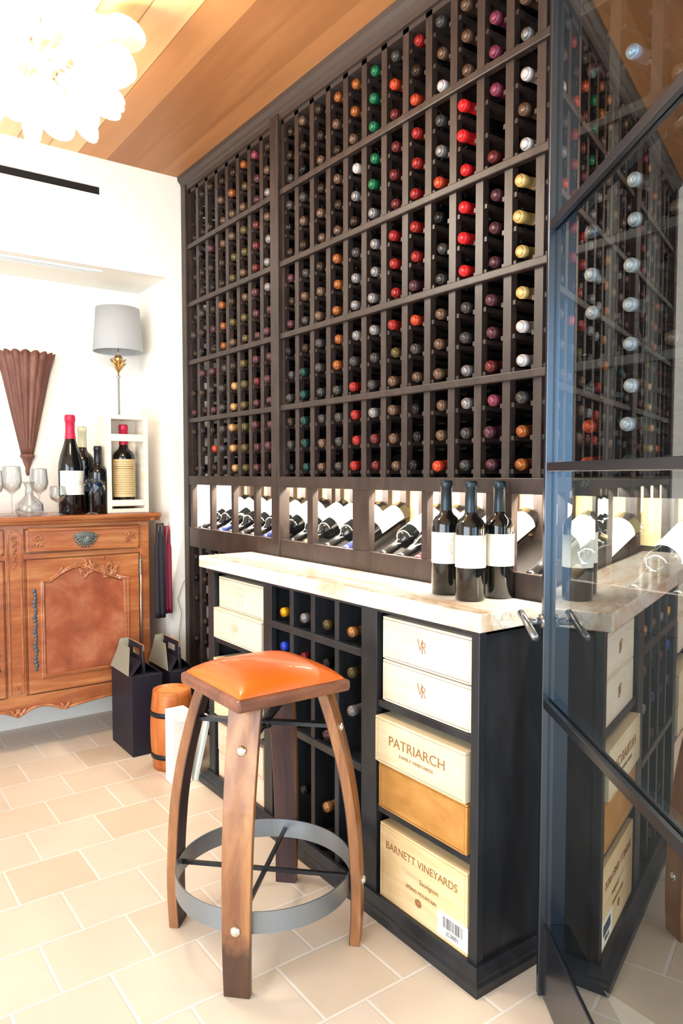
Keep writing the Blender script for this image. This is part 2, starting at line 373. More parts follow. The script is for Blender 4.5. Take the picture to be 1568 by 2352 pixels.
def capmat(c):
    return mat('capsule_' + c.replace(' ', '_'), CAPC[c], .32, metal=.15 if c in ('red', 'bright red', 'pink', 'white') else .35)
PR0 = bottle_prof(); PR1 = bottle_prof(kind=1)
ME = {}
for k, pr in enumerate((PR0, PR1)):
    ME['glass', k] = MB().lathe(pr, seg=14).mesh('bottle', M_bglass)
    for c in CAPC: ME['cap', k, c] = MB().lathe(sleeve(pr, .235, .31, .0007), seg=14).mesh('capsule', capmat(c))
    ME['label', k] = MB().lathe(sleeve(pr, .035 if k == 0 else .03, .150 if k == 0 else .125, .0006), seg=24, a0=R(-110), a1=R(110)).mesh('paper_label', M_label)
def bottle(cap, label, group, loc, rot, kind=0, lab=False, glass=None, labmat=None):
    o = bpy.data.objects.new('wine_bottle', ME['glass', kind]); C.objects.link(o)
    o.location = loc; o.rotation_euler = rot; tag(o, label, 'wine bottle', group)
    c = bpy.data.objects.new('capsule', ME['cap', kind, cap]); C.objects.link(c); c.parent = o
    if lab:
        l = bpy.data.objects.new('paper_label', ME['label', kind]); C.objects.link(l); l.parent = o
    return o
ORD = ['first', 'second', 'third', 'fourth', 'fifth', 'sixth', 'seventh', 'eighth', 'ninth', 'tenth', 'eleventh', 'twelfth', 'thirteenth', 'fourteenth', 'fifteenth', 'sixteenth', 'seventeenth', 'eighteenth']
K = {'r': 'red', 'R': 'bright red', 'p': 'pink', 'm': 'mauve', 'd': 'dull red', 'o': 'orange', 'G': 'gold', 'c': 'cream gold', 'y': 'yellow', 'g': 'green', 't': 'teal', 'e': 'grey', 's': 'silver', 'w': 'white',
     'n': 'tan', 'b': 'brown', 'k': 'black', 'B': 'blue', 'D': 'dark blue', 'v': 'olive', 'u': 'pale blue', 'q': 'orange red', 'C': 'copper', 'U': 'burgundy'}
# each string runs from the lowest row above the lit display upward; '.' is an empty slot
LEFT = ['b.bmb.beb.bbb..', 'kbkbbmkbebbkbkb', 'bqkmbmbmbkbmb.b', 'eeeeeeooobbnnnb', 'cccccbnvbvvnnob', 'vvvvvvvvnnvvnvo', 'mmmmdmmmmdddmmp', 'mmmmmmmmsssnsnb']
RIGHT = ['kebeekmbmbkeebb', 'tttttbenebnekbn', 'nneeeennbnnbnbb', 'eeeeooooonbnbno', 'rrrresssebswnoo', 'ddseesssssggggg', 'nnnnvrrrrddddqe', 'kkkneqmrrrrrqbr',
         'qnnnnneekqsewne', 'eesseeRRRRRRnnn', 'mmpdmmmmmd.pppp', 'ooewwGGGGwnwsn.', 'ny.y.n.nnnn.nn.', 'qqe.wwsr..m.v.n', 'twwwwwwww.u...n', 'e..n..n.nn.r...', 'n.e..n..e..n...']
def place_rack(cols, centres, side):
    for ci, s in enumerate(cols):
        y = centres[ci]
        for r, ch in enumerate(s):
            if ch == '.': continue
            c = K[ch]; rr = random.Random(ci * 31 + r * 7 + (500 if side == 'right' else 0))
            xo = rr.uniform(-.006, .010)
            if ch in 'RGcu': xo -= .008
            tilt = R(4.2 + rr.uniform(-.5, .5)); za = rowz(r)
            # base (origin) at the back, neck towards the room
            if side == 'left': where = '%s column from the white wall' % ORD[ci]
            else: where = '%s column right of the post' % ORD[ci]
            bottle(c, '%s capped bottle in %s, %s row above the display' % (c, where, ORD[r]), 'bottles lying in the %s rack bay' % side,
                   (.292 + xo, y + rr.uniform(-.004, .004), za + .006), (0, R(-90) - tilt, 0), kind=rr.random() < .35)
place_rack(LEFT, [(LB[i] + LB[i + 1]) / 2 + (.0 if i else -.006) for i in range(8)], 'left')
place_rack(RIGHT, [(RB[i] + RB[i + 1]) / 2 for i in range(len(RIGHT))], 'right')
for ci in range(3):
    for j, z in enumerate((.84, .74, .64, .54, .44)):
        if (ci, j) in ((0, 3), (2, 1)): continue
        bottle('black' if (ci + j) % 2 else 'brown', 'dark bottle in low rack left of the counter, %s column from wall, %s down' % (ORD[ci], ORD[j]), 'bottles in the low rack beside the white wall',
               (.292, (LB[ci] + LB[ci + 1]) / 2, z + .012), (0, R(-94), 0), kind=0)

# bottles of the lit display, bases up at the back, necks low at the front
disp = []
disp += [(3.225, 'left', 'black'), (3.135, 'left', 'black'), (3.02, 'left', 'dark blue'), (2.915, 'left', 'black'), (2.81, 'left', 'black'), (2.715, 'left', 'brown'), (2.612, 'left', 'dark blue'), (2.545, 'left', 'black')]
disp += [(2.405, 'right', 'black'), (2.31, 'right', 'olive'), (2.165, 'right', 'black'), (2.05, 'right', 'dark blue'), (1.845, 'right', 'black'), (1.755, 'right', 'black'), (1.675, 'right', 'burgundy'),
         (1.56, 'right', 'black'), (1.46, 'right', 'black'), (1.24, 'right', 'black'), (1.13, 'right', 'brown'), (.945, 'right', 'black'), (.84, 'right', 'black'), (.62, 'right', 'black'), (.53, 'right', 'black')]
n = {'left': 0, 'right': 0}
for y, side, c in disp:
    if c is None: continue
    nm = ORD[n[side]]; n[side] += 1
    where = '%s from the white wall' % nm if side == 'left' else '%s to the right of the post' % nm
    th = R(27)
    bottle(c, 'labelled bottle with %s capsule in lit display, %s' % (c, where), 'bottles tilted in the lit display row',
           (.268, y, 1.102), Euler((0, R(-90) - th, 0)), kind=0 if random.random() < .6 else 1, lab=True)

# ================================================================ island counter
IX = -.235; IY0, IY1 = 1.19, 2.635
isl = thing('wine_island', 'black painted counter base with box cubbies and bottle slots under the marble', 'counter', (-.1, 1.9, 0))
MB().box((IX, IY0, .04), (.25, IY0 + .02, .865)).box((IX - .004, IY0 - .004, .04), (IX + .02, IY0 + .022, .865)).build('end_panel', M_island, isl, bevel=.002)
MB().box((IX, IY1 - .02, .04), (.25, IY1, .865)).box((IX - .004, IY1 - .045, .04), (IX + .02, IY1 + .004, .865)).build('end_panel', M_island, isl, bevel=.002)
b = MB()
for y0, y1 in ((1.575, 1.645), (2.150, 2.205)):
    o = MB().box((IX - .002, y0, .04), (IX + .02, y1, .865)).box((IX, y0 + .01, .04), (.25, y1 - .01, .865)).build('stile', M_island, isl, bevel=.002)
for y in (1.772, 1.902, 2.028):
    MB().box((IX + .002, y - .011, .04), (.25, y + .011, .865)).build('slot_divider', M_island, isl, bevel=.002)
for y0, y1, zz in ((IY0 + .02, 1.585, (.585, .285)), (2.195, IY1 - .02, (.577, .275))):
    for z in zz: MB().box((IX + .003, y0, z), (.25, y1, z + .02)).build('shelf', M_island, isl, bevel=.002)
for z in (.722, .385):
    MB().box((IX - .003, 1.645, z - .012), (IX + .018, 2.15, z + .012)).build('slot_rail', M_island, isl, bevel=.003)
for z in (.376, .712): MB().box((IX + .018, 1.645, z), (.25, 2.15, z + .016)).build('slot_shelf', M_island, isl)
MB().box((IX, IY0, 0), (.25, IY1, .03)).build('floor_board', M_island, isl)
MB().box((.25, IY0, 0), (.262, IY1, .865)).build('island_back', M_rackin, isl)
MB().box((IX, IY0, .853), (.25, IY1, .865)).build('top_board', M_island, isl)
b = MB(); pr = [(0, 0), (.045, 0), (.045, .022), (.036, .028), (.036, .034), (.02, .046), (.014, .052), (0, .052)]
vs = []; fs = []; npf = len(pr)
for a, z in pr:
    a *= .8; vs += [(-.02, IY1 + a, z), (IX - a, IY1 + a, z), (IX - a, IY0 - a, z), (-.02, IY0 - a, z)]
for k in range(npf):
    k2 = (k + 1) % npf
    for c_ in range(3): fs.append((k * 4 + c_, k * 4 + c_ + 1, k2 * 4 + c_ + 1, k2 * 4 + c_))
fs.append(tuple(k * 4 for k in range(npf))); fs.append(tuple(k * 4 + 3 for k in range(npf))); b.add(vs, fs)
b.build('plinth', M_island, isl)
tag(MB().box((-.262, 1.163, .866), (-.018, 2.672, .911)).build('marble_slab', M_marble, bevel=.004), 'cream veined marble slab on the black counter base', 'countertop')

# ---------------------------------------------------------------- wooden wine boxes
def pine(name, a, b_, c, s=(1.5, 1.5, 14)): return wood(name, a, b_, c, s, .55, nscale=3, bump=.06)
PALE = pine('pale_pine', 'd9c8ae', 'e0d1b9', 'e6dac5'); PINE = pine('yellow_pine', 'dcb783', 'e6c694', 'eed4a8'); PINE2 = pine('cream_pine', 'dcc69c', 'e3d0aa', 'e8d8b6')
TANW = pine('tan_pine', 'a97434', 'b98240', 'c8944f', (1.5, 3, 6)); ROSE = pine('rosy_pine', 'dcb596', 'e7c6aa', 'efd6bf')
def wine_box(y0, y1, z0, z1, x0, m, label, group=None, lid=True, depth=.42):
    t = thing('wine_box', label, 'wine box', (x0 + .2, (y0 + y1) / 2, z0), group=group)
    x1 = min(x0 + depth, .24)
    h = .010
    MB().box((x0, y0 + h, z0 + .006), (x0 + .012, y1 - h, z1 - .009)).build('end_board', m, t, bevel=.0015)
    MB().box((x0, y0, z0 + .001), (x1, y0 + h - .001, z1 - .009)).box((x0, y1 - h + .001, z0 + .001), (x1, y1, z1 - .009)).box((x1 - .01, y0 + h, z0 + .006), (x1, y1 - h, z1 - .009)).build('side_board', m, t, bevel=.001)
    MB().box((x0, y0 + h, z0 + .0005), (x1, y1 - h, z0 + .005)).build('bottom_board', m, t)
    MB().box((x0, y0, z1 - .008), (x1, y1, z1 - .001)).build('lid', m, t, bevel=.0015)
    return t
F = lambda t, s, size, y, z, x, m, sx=1.0, bold=0, name='lettering': text(t, s, size, (x - .0004, y, z), (0, -1, 0), (0, 0, 1), m, sx=sx, bold=bold, name=name)
def emblem(t, x, y, z, s, m, kind):
    b = MB(); U = (0, -1, 0); V = (0, 0, 1)
    def ln(pts, r=.0007): b.tube([(x - .0005, y - u * s, z + v * s) for u, v in pts], r, 5)
    if kind == 'frame':
        ln([(-.5, -.8), (.5, -.8), (.5, .8), (-.5, .8), (-.5, -.8)]); ln([(-.35, -.4), (.35, -.4)]); ln([(-.35, -.55), (.35, -.55)]); ln([(-.1, 0), (0, .3), (.1, 0)])
    elif kind == 'chateau':
        ln([(.9 * cos(a), .8 * sin(a)) for a in [R(d) for d in range(60, 300, 20)]])
        for u in (-.4, -.1, .2, .5): ln([(u - .1, -.3), (u - .1, .2), (u, .5), (u + .1, .2), (u + .1, -.3)])
        ln([(-.7, -.35), (.8, -.35)]); ln([(-.6, -.6), (.8, -.6)])
    elif kind == 'vr':
        ln([(-.9, 1), (-.35, -.6), (.1, 1)], .0013); ln([(.1, .9), (.1, -1)], .0013); ln([(.1, .6), (.6, .6), (.75, .3), (.6, 0), (.1, 0)], .0011); ln([(.35, 0), (.8, -.9)], .0011)
    elif kind == 'leaf':
        for a in range(0, 360, 45): b.ball((x - .0003, y - .45 * s * cos(R(a)), z + .45 * s * sin(R(a))), .4 * s, 8, (.05, 1, .7))
    return b.build('emblem', m, t)
# left cubby
t = wine_box(2.222, 2.574, .717, .838, -.222, PALE, 'pale pine wine box with a framed print, upper one of the left cubby'); emblem(t, -.222, 2.40, .778, .04, M_paleink, 'frame')
t = wine_box(2.215, 2.588, .598, .716, -.240, PALE, 'pale pine wine box with a chateau print, below the box with framed print'); emblem(t, -.240, 2.41, .66, .035, M_paleink, 'chateau')
t = wine_box(2.222, 2.583, .405, .52, -.245, PINE2, 'yellowish pine wine box behind the stool seat, in the middle left shelf')
t = wine_box(2.225, 2.583, .296, .403, -.243, PINE2, 'yellowish pine wine box under another, above the lowest left shelf')
t = wine_box(2.222, 2.574, .151, .262, -.232, ROSE, 'rosy pine box with a white tape strip in the lowest left shelf')
MB().box((-.2335, 2.46, .155), (-.232, 2.49, .258)).build('tape', M_label, t)
t = wine_box(2.222, 2.574, .033, .149, -.230, ROSE, 'rosy pine wine box on the floor board of the left cubby')
# right cubby
t = wine_box(1.222, 1.560, .724, .842, -.226, PALE, 'pale wine box with small monogram, upper one of the right cubby'); emblem(t, -.226, 1.40, .785, .018, M_ink, 'vr')
t = wine_box(1.222, 1.560, .606, .722, -.226, PALE, 'pale wine box with small monogram, second from the top of the right cubby'); emblem(t, -.226, 1.40, .668, .018, M_ink, 'vr')
t = wine_box(1.222, 1.568, .437, .565, -.246, PINE2, 'pine wine box printed with large brown capitals, resting on a tan box')
F(t, 'PATRIARCH', .037, 1.40, .508, -.246, M_ink, sx=1.12); F(t, 'FAMILY VINEYARDS', .012, 1.40, .478, -.246, M_ink, sx=1.25)
t = wine_box(1.222, 1.562, .306, .435, -.238, TANW, 'plain tan brown wine box under the box with large capitals')
t = wine_box(1.222, 1.560, .034, .262, -.234, PINE, 'large pine wine box with a barcode sticker at the counter foot')
F(t, 'BARNETT VINEYARDS', .029, 1.395, .205, -.234, M_ink, sx=.98)
F(t, 'Cabernet', .018, 1.43, .165, -.234, M_paleink); F(t, 'Sauvignon', .018, 1.36, .16, -.234, M_ink); F(t, 'SPRING MOUNTAIN', .013, 1.39, .128, -.234, M_ink); emblem(t, -.234, 1.40, .10, .016, M_ink, 'leaf')
lb = MB().box((-.2358, 1.218, .062), (-.234, 1.325, .125)).build('barcode_sticker', M_label, t)
b = MB(); r_ = random.Random(3); y = 1.306
while y > 1.235:
    wd = r_.choice((.0008, .0014, .0022)); b.box((-.2364, y - wd, .088), (-.2358, y, .116)); y -= wd + r_.choice((.0012, .0018, .0026))
b.build('barcode', mat('grey_ink', '55565c', .6), lb)
t2 = text(lb, 'JC0001', .015, (-.2360, 1.27, .076), (0, -1, 0), (0, 0, 1), MATS['grey_ink'], name='numbers')
# bottles in the centre slots of the counter
slots = [(2.09, .776, 'yellow'), (1.965, .776, 'silver'), (1.837, .776, 'olive'), (1.708, .776, 'copper'), (2.09, .66, 'blue'), (1.965, .648, 'burgundy'), (1.837, .655, 'black'), (1.708, .655, 'olive'), (1.708, .54, 'silver'),
         (1.837, .545, 'dark blue'), (1.837, .43, 'mauve'), (1.837, .20, 'copper'), (1.837, .11, 'brown'), (1.965, .54, 'black'), (2.09, .54, 'grey'), (1.965, .21, 'black')]
rn = {.776: 'top row', .66: 'second row', .648: 'second row', .655: 'second row', .54: 'third row', .545: 'third row', .43: 'fourth row', .20: 'low row', .21: 'low row', .11: 'lowest row'}
cn = {2.09: 'leftmost slot', 1.965: 'second slot', 1.837: 'third slot', 1.708: 'rightmost slot'}
for y, z, c in slots:
    kk = 1 if c in ('yellow', 'olive', 'copper') else 0
    bottle(c, '%s capped bottle under the marble, %s, %s' % (c, cn[y], rn[z]), 'bottles in the counter slots', (.07, y, z - .0 + .006), (0, R(-92.5), 0), kind=kk)

# ---------------------------------------------------------------- three bottles standing on the marble
for (x, y, lbl) in ((-.118, 1.425, 'left one'), (-.135, 1.318, 'front middle one'), (-.045, 1.303, 'right one')):
    a = math.atan2(0 - y, -1.5 - x)
    pb = bottle_prof(.305, .0385)
    o = MB().lathe(pb, seg=32).build('wine_bottle', M_bglass, local=True); o.location = (x, y, .9115); o.rotation_euler = (0, 0, a)
    tag(o, 'dark cream-labelled wine bottle standing on the marble, %s of three' % lbl, 'wine bottle', 'bottles standing on the marble')
    MB().lathe(sleeve(pb, .225, .31, .0006), seg=32).build('capsule', mat('slate_capsule', '212d34', .3, metal=.3), o, local=True)
    l = MB().lathe(sleeve(pb, .085, .168, .0006), seg=40, a0=R(-115), a1=R(115)).build('paper_label', mat('cream_label', 'efeee0', .55), o, local=True)
    b = MB()
    for k in range(4): b.tube([(.0392 * cos(R(q)), .0392 * sin(R(q)), .12 + .012 * sin(R(q * 9 + k * 80)) + k * .006) for q in range(-25, 26, 5)], .0004, 4)
    b.build('script', M_paleink, l, local=True)

# ================================================================ glass door, standing open
th = R(34.8); D = Vector((-sin(th), -cos(th), 0)); NL = Vector((-cos(th), sin(th), 0))      # D towards the hinge, NL to the rack side in view
O = Vector((-.1735, 1.02, 0))
door = thing('door_1', None, None, O); struct(door)
def dbox(t0, t1, z0, z1, n0, n1):
    """box in door axes: t along the leaf from the free edge, n behind (+) or in front (-) of the glass"""
    vs = []
    for z in (z0, z1):
        for t, n_ in ((t0, n0), (t1, n0), (t1, n1), (t0, n1)): q = O + D * t - NL * n_; vs.append((q.x, q.y, z))
    return vs, [(0, 3, 2, 1), (4, 5, 6, 7), (0, 1, 5, 4), (1, 2, 6, 5), (2, 3, 7, 6), (3, 0, 4, 7)]
DW = .93; DH = 2.45
MB().add(*dbox(-.064, -.048, .012, DH, -.014, .048)).build('door_stile', M_steel, door, bevel=.002)
MB().add(*dbox(DW - .075, DW, .012, DH, -.004, .056)).build('door_stile', M_steel, door, bevel=.002)
MB().add(*dbox(-.048, DW - .075, .012, .185, -.004, .056)).build('bottom_rail', M_steel, door, bevel=.002)
MB().add(*dbox(-.048, DW - .075, DH - .08, DH, -.004, .056)).build('top_rail', M_steel, door, bevel=.002)
MB().add(*dbox(-.048, DW - .075, .185, DH - .08, .000, .006)).build('glass_pane', M_pane, door)
for z in (.708, 1.250, 1.785, 2.32):
    MB().add(*dbox(-.048, DW - .06, z - .010, z + .010, -.012, -.0005)).build('glazing_bar', M_steel, door, bevel=.0015)
    if z < 2.3: MB().add(*dbox(-.048, DW - .075, z - .010, z + .010, .0065, .030)).build('glazing_bar', M_steel, door)
h = MB(); zc = .897
q = O - D * .056 + NL * .014 + Vector((0, 0, zc))
h.tube([q, q + NL * .042], .009, 12)
h.lathe([(.001, .006), (.016, .006), (.018, .0)], Matrix.Translation(q) @ NL.to_track_quat('Z', 'Y').to_matrix().to_4x4(), 20)
q2 = O + NL * .056; h.tube([q2 - D * .084 + Vector((0, 0, .912)), q2 - D * .056 + Vector((0, 0, .906)), q2 + D * .038 + Vector((0, 0, .880))], .0085, 12)
h.build('door_handle', mat('handle_steel', '8a8c90', .25, metal=.9), door)

# ================================================================ bar stool
SX, SY = -.54, 1.675
st = thing('bar_stool', 'barrel stave bar stool with orange leather seat in front of the counter', 'bar stool', (SX, SY, 0))
M_stave = wood('stave_oak', '6a4028', '93603a', 'b98650', (6, 6, .8), .38, coat=.15, nscale=3)
M_edge = wood('seat_oak', '5e3524', '7a4a34', '945c40', (2, 5, 5), .35, coat=.2, nscale=3)
prof0 = [(.0, .248), (.08, .252), (.16, .252), (.26, .247), (.36, .238), (.46, .221), (.56, .197), (.62, .180), (.668, .164)]
def interp(tb, z):
    for i in range(len(tb) - 1):
        if tb[i][0] <= z <= tb[i + 1][0]:
            z0, a0 = tb[max(i - 1, 0)]; z1, a1 = tb[i]; z2, a2 = tb[i + 1]; z3, a3 = tb[min(i + 2, len(tb) - 1)]
            t = (z - z1) / (z2 - z1); m1 = (a2 - a0) / (z2 - z0) * (z2 - z1); m2 = (a3 - a1) / (z3 - z1) * (z2 - z1)
            return (2 * t**3 - 3 * t * t + 1) * a1 + (t**3 - 2 * t * t + t) * m1 + (3 * t * t - 2 * t**3) * a2 + (t**3 - t * t) * m2
prof = [(.668 * k / 26, interp(prof0, .668 * k / 26)) for k in range(27)]
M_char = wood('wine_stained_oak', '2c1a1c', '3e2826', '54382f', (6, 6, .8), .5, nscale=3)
M_stave0 = wood('stave_oak_burnt_foot', '6a4028', '93603a', 'b98650', (6, 6, .8), .38, coat=.15, nscale=3)
tcz = N(M_stave0, 'ShaderNodeTexCoord'); spz = N(M_stave0, 'ShaderNodeSeparateXYZ'); L(M_stave0, tcz.outputs['Object'], spz.inputs[0])
nzz = N(M_stave0, 'ShaderNodeTexNoise', Scale=22, Detail=4); L(M_stave0, tcz.outputs['Object'], nzz.inputs['Vector'])
az = N(M_stave0, 'ShaderNodeMath', operation='MULTIPLY_ADD'); az.inputs[1].default_value = .11; L(M_stave0, nzz.outputs['Fac'], az.inputs[0]); L(M_stave0, spz.outputs[2], az.inputs[2])
rz = N(M_stave0, 'ShaderNodeMapRange'); rz.inputs[1].default_value = .17; rz.inputs[2].default_value = .215; rz.inputs[3].default_value = .85; rz.inputs[4].default_value = 0; L(M_stave0, az.outputs[0], rz.inputs[0])
mz = N(M_stave0, 'ShaderNodeMix', data_type='RGBA'); mz.inputs[7].default_value = (*lin('33201a'), 1); L(M_stave0, rz.outputs[0], mz.inputs[0])
lk = bsdf(M_stave0).inputs['Base Color'].links[0].from_socket; L(M_stave0, lk, mz.inputs[6]); L(M_stave0, mz.outputs[2], bsdf(M_stave0).inputs['Base Color'])
for k, ang in enumerate((225, 315, 45, 135)):
    a = R(ang); d = Vector((sin(a), cos(a), 0)); sd = Vector((d.y, -d.x, 0)); vs = []; fs = []
    for i, (z, r) in enumerate(prof):
        f = z / .668; wd = .032 + .009 * f; th_ = .013
        for q_, s_ in ((r - th_, -1), (r - th_, 1), (r + th_, 1), (r + th_, -1)):
            p = d * q_ + sd * wd * s_ * (1 if q_ > r else .96); vs.append((SX + p.x, SY + p.y, z))
        if i:
            o_ = (i - 1) * 4
            for j in range(4): j2 = (j + 1) % 4; fs.append((o_ + j, o_ + j2, o_ + 4 + j2, o_ + 4 + j))
    fs.append((0, 3, 2, 1)); m_ = (len(prof) - 1) * 4; fs.append((m_, m_ + 1, m_ + 2, m_ + 3))
    lg = MB().add(vs, fs).build('leg', M_stave0 if k == 0 else M_stave, st, bevel=.002)
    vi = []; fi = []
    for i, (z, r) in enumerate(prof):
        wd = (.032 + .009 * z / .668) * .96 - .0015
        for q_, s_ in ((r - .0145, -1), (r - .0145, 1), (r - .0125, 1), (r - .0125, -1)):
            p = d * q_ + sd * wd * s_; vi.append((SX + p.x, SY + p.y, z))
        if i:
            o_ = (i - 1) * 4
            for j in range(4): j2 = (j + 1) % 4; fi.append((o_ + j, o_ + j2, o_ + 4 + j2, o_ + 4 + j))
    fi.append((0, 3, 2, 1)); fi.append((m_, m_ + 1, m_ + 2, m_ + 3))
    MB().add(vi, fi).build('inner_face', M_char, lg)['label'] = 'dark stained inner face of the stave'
    for z, r in ((.165, .266), (.572, .207)):
        c_ = Vector((SX, SY, z)) + d * r; b = MB().ball(c_, .0135, 14, (1, 1, .55), d.to_track_quat('Z', 'Y').to_matrix().to_4x4())
        b.build('bolt', M_bolt, lg)
b = MB(); vs = []; fs = []; ns = 128
for i in range(ns):
    a = 2 * pi * i / ns
    for r, z in ((.2325, .142), (.236, .142), (.236, .196), (.2325, .196)): vs.append((SX + r * cos(a), SY + r * sin(a), z))
for i in range(ns):
    for j in range(4): fs.append((i * 4 + j, i * 4 + (j + 1) % 4, ((i + 1) % ns) * 4 + (j + 1) % 4, ((i + 1) % ns) * 4 + j))
MB().add(vs, fs, False).build('foot_hoop', M_zinc, st)
for zz, r in ((.168, .234), (.572, .18)):
    for a in (45, 135):
        d = Vector((sin(R(a)), cos(R(a)), 0)) * r; c_ = Vector((SX, SY, zz + (.0 if a == 45 else .004)))
        b = MB().obox(c_ - d, c_ + d, (0, 0, 1), .010 if zz < .3 else .022, .010)
        b.build('cross_brace', M_iron, st)
MB().lathe([(.001, .562), (.02, .562), (.02, .584), (.001, .584)], Matrix.Translation((SX, SY, 0)), 16).build('brace_hub', M_iron, st)
hs = .166
MB().box((SX - hs, SY - hs, .668), (SX + hs, SY + hs, .700)).build('seat_board', M_edge, st, bevel=.009)
vs = []; fs = []; n_ = 17; hc = hs - .012
for i in range(n_):
    for j in range(n_):
        u, v = -1 + 2 * i / (n_ - 1), -1 + 2 * j / (n_ - 1)
        uu, vv = sin(u * pi / 2), sin(v * pi / 2)
        z = .700 + .042 * ((1 - abs(uu) ** 3.0) * (1 - abs(vv) ** 3.0)) ** .42
        vs.append((SX + uu * hc, SY + vv * hc, z))
for i in range(n_ - 1):
    for j in range(n_ - 1): fs.append((i * n_ + j, (i + 1) * n_ + j, (i + 1) * n_ + j + 1, i * n_ + j + 1))
M_leather = mat('orange_leather', 'd9691b', .32, coat=.25)
bpn = N(M_leather, 'ShaderNodeBump', Strength=.12, Distance=.001); vn = N(M_leather, 'ShaderNodeTexVoronoi', Scale=260); L(M_leather, vn.outputs['Distance'], bpn.inputs['Height']); L(M_leather, bpn.outputs[0], bsdf(M_leather).inputs['Normal'])
MB().add(vs, fs, True).box((SX - hc, SY - hc, .6995), (SX + hc, SY + hc, .7005)).build('cushion', M_leather, st)

# ================================================================ carved buffet in the recess
CY = 3.37; CX0, CX1 = -1.40, -.195; CC = (CX0 + CX1) / 2
M_cherry = wood('cherry_wood', '82462a', '9e5c36', 'bb8050', (1.2, 1.2, 9), .30, coat=.35, nscale=2.2, bump=.06)
M_cherryp = wood('burl_panel', '7e402a', '985338', 'b07454', (2, 2, 2), .30, coat=.35, nscale=3.5, bump=.04)
M_carve = wood('carved_cherry', '8a4a2c', 'a56640', 'bb7d58', (3, 3, 3), .24, coat=.4, nscale=5, bump=.05)
M_pewter = mat('aged_pewter', '6f7672', .4, metal=.6)
bf = thing('buffet', 'carved cherry wood buffet with arched panel doors in the white recess', 'sideboard', (CC, CY + .18, 0))
MB().box((CX0, CY + .012, .24), (CX1, CY + .36, 1.012)).build('carcass', M_cherry, bf)
pr = [(0, .0), (.012, .0), (.02, .006), (.02, .012), (.034, .018), (.038, .028), (.034, .037), (0, .037)]
b = MB().box((CX0 - .02, CY - .01, 1.018), (CX1 + .02, CY + .37, 1.048))
b.prism([(-a, z) for a, z in pr], (CX0 - .05, CY, 1.012), (0, 1, 0), (0, 0, 1), (1, 0, 0), CX1 - CX0 + .10)
b.prism([(a, z) for a, z in pr], (CX1, CY - .03, 1.012), (1, 0, 0), (0, 0, 1), (0, 1, 0), .39)
b.build('top_board', M_cherry, bf, bevel=.003)
# face frame: corner posts, centre post, rails
fr_ = MB()
for x0, x1 in ((CX1 - .045, CX1), (CX0, CX0 + .045), (CC - .038, CC + .038)): fr_.box((x0, CY, .24), (x1, CY + .014, 1.012))
fr_.box((CX0, CY + .001, .862), (CX1, CY + .014, .885)); fr_.box((CX0, CY + .001, .995), (CX1, CY + .014, 1.012)); fr_.box((CX0, CY + .001, .24), (CX1, CY + .014, .262))
fr_.build('face_frame', M_cherry, bf, bevel=.002)
def spiral(b, x, z, s, y, turns=1.6, r=.0035, mir=1):
    b.tube([(x + mir * s * (1 - k / 30) * cos(k / 30 * turns * 2 * pi), y, z + s * (1 - k / 30) * sin(k / 30 * turns * 2 * pi)) for k in range(28)], r, 6)
def leafc(b, x, z, L_, a, y, w_=.3):
    b.ball((x + L_ / 2 * cos(a), y, z + L_ / 2 * sin(a)), L_ / 2, 10, (1, .25, w_), Matrix.Rotation(-a, 4, 'Y'))
def drawer(x0, x1, m):
    d = MB().box((x0, CY - .012, .893), (x1, CY + .004, .990)).build('drawer', M_cherry, bf, bevel=.003)
    b = MB().sweep([(x0 + .012, CY - .012, .905), (x1 - .012, CY - .012, .905), (x1 - .012, CY - .012, .978), (x0 + .012, CY - .012, .978)], [(0, 0), (.003, .004), (.008, .004), (.010, 0)], (1, 0, 0), (0, 0, 1), closed=True)
    b.build('moulding', M_cherry, d)
    for sx_ in (0, 1):
        cx = x0 + .05 if sx_ == 0 else x1 - .05; mr_ = 1 if sx_ == 0 else -1; b = MB()
        spiral(b, cx, .950, .018, CY - .014, mir=mr_); spiral(b, cx + .012 * mr_, .925, .012, CY - .014, mir=-mr_)
        for k in range(6): leafc(b, cx - .004 * mr_, .94, .030, R(30 + k * 60 + (k % 2) * 14), CY - .013, .28)
        b.ball((cx, CY - .016, .95), .006); b.ball((cx + .012 * mr_, CY - .016, .925), .005)
        b.build('carving', M_carve, d)
    cx = (x0 + x1) / 2; b = MB()
    b.ball((cx, CY - .012, .955), .05, 16, (1, .06, .38)); 
    for k in range(9): leafc(b, cx, .95, .052, R(190 + k * 20), CY - .014, .22)
    b.build('handle_plate', M_pewter, d)
    b = MB().tube([(cx + .048 * cos(R(q)), CY - .017 - .012 * abs(sin(R(q))), .952 + .034 * sin(R(q))) for q in range(180, 361, 12)], .0034, 8)
    b.ball((cx - .048, CY - .018, .953), .006); b.ball((cx + .048, CY - .018, .953), .006)
    b.build('handle', M_pewter, d)
def arch(x0, x1, z0, z1, m, e=0):
    """outline of the arched panel, apex towards the centre post side"""
    pts = [(x0 + e, z0 + e), (x1 - e, z0 + e)]
    W_ = x1 - x0; top = []
    for k in range(25):
        u = k / 24
        if u < .1: z = z1 - .065
        elif u < .46: s_ = (u - .1) / .36; z = z1 - .065 + .058 * sin(s_ * pi / 2) ** .8 + .0
        else: s_ = (u - .46) / .54; z = z1 - .007 - .075 * (s_ * s_ * (3 - 2 * s_))
        top.append((u, z - e))
    for u, z in reversed(top):
        x = x0 + e + (W_ - 2 * e) * u if m > 0 else x1 - e - (W_ - 2 * e) * u
        pts.append((x, z))
    if m < 0: pts = pts[:2][::-1] + pts[2:]; 
    return pts
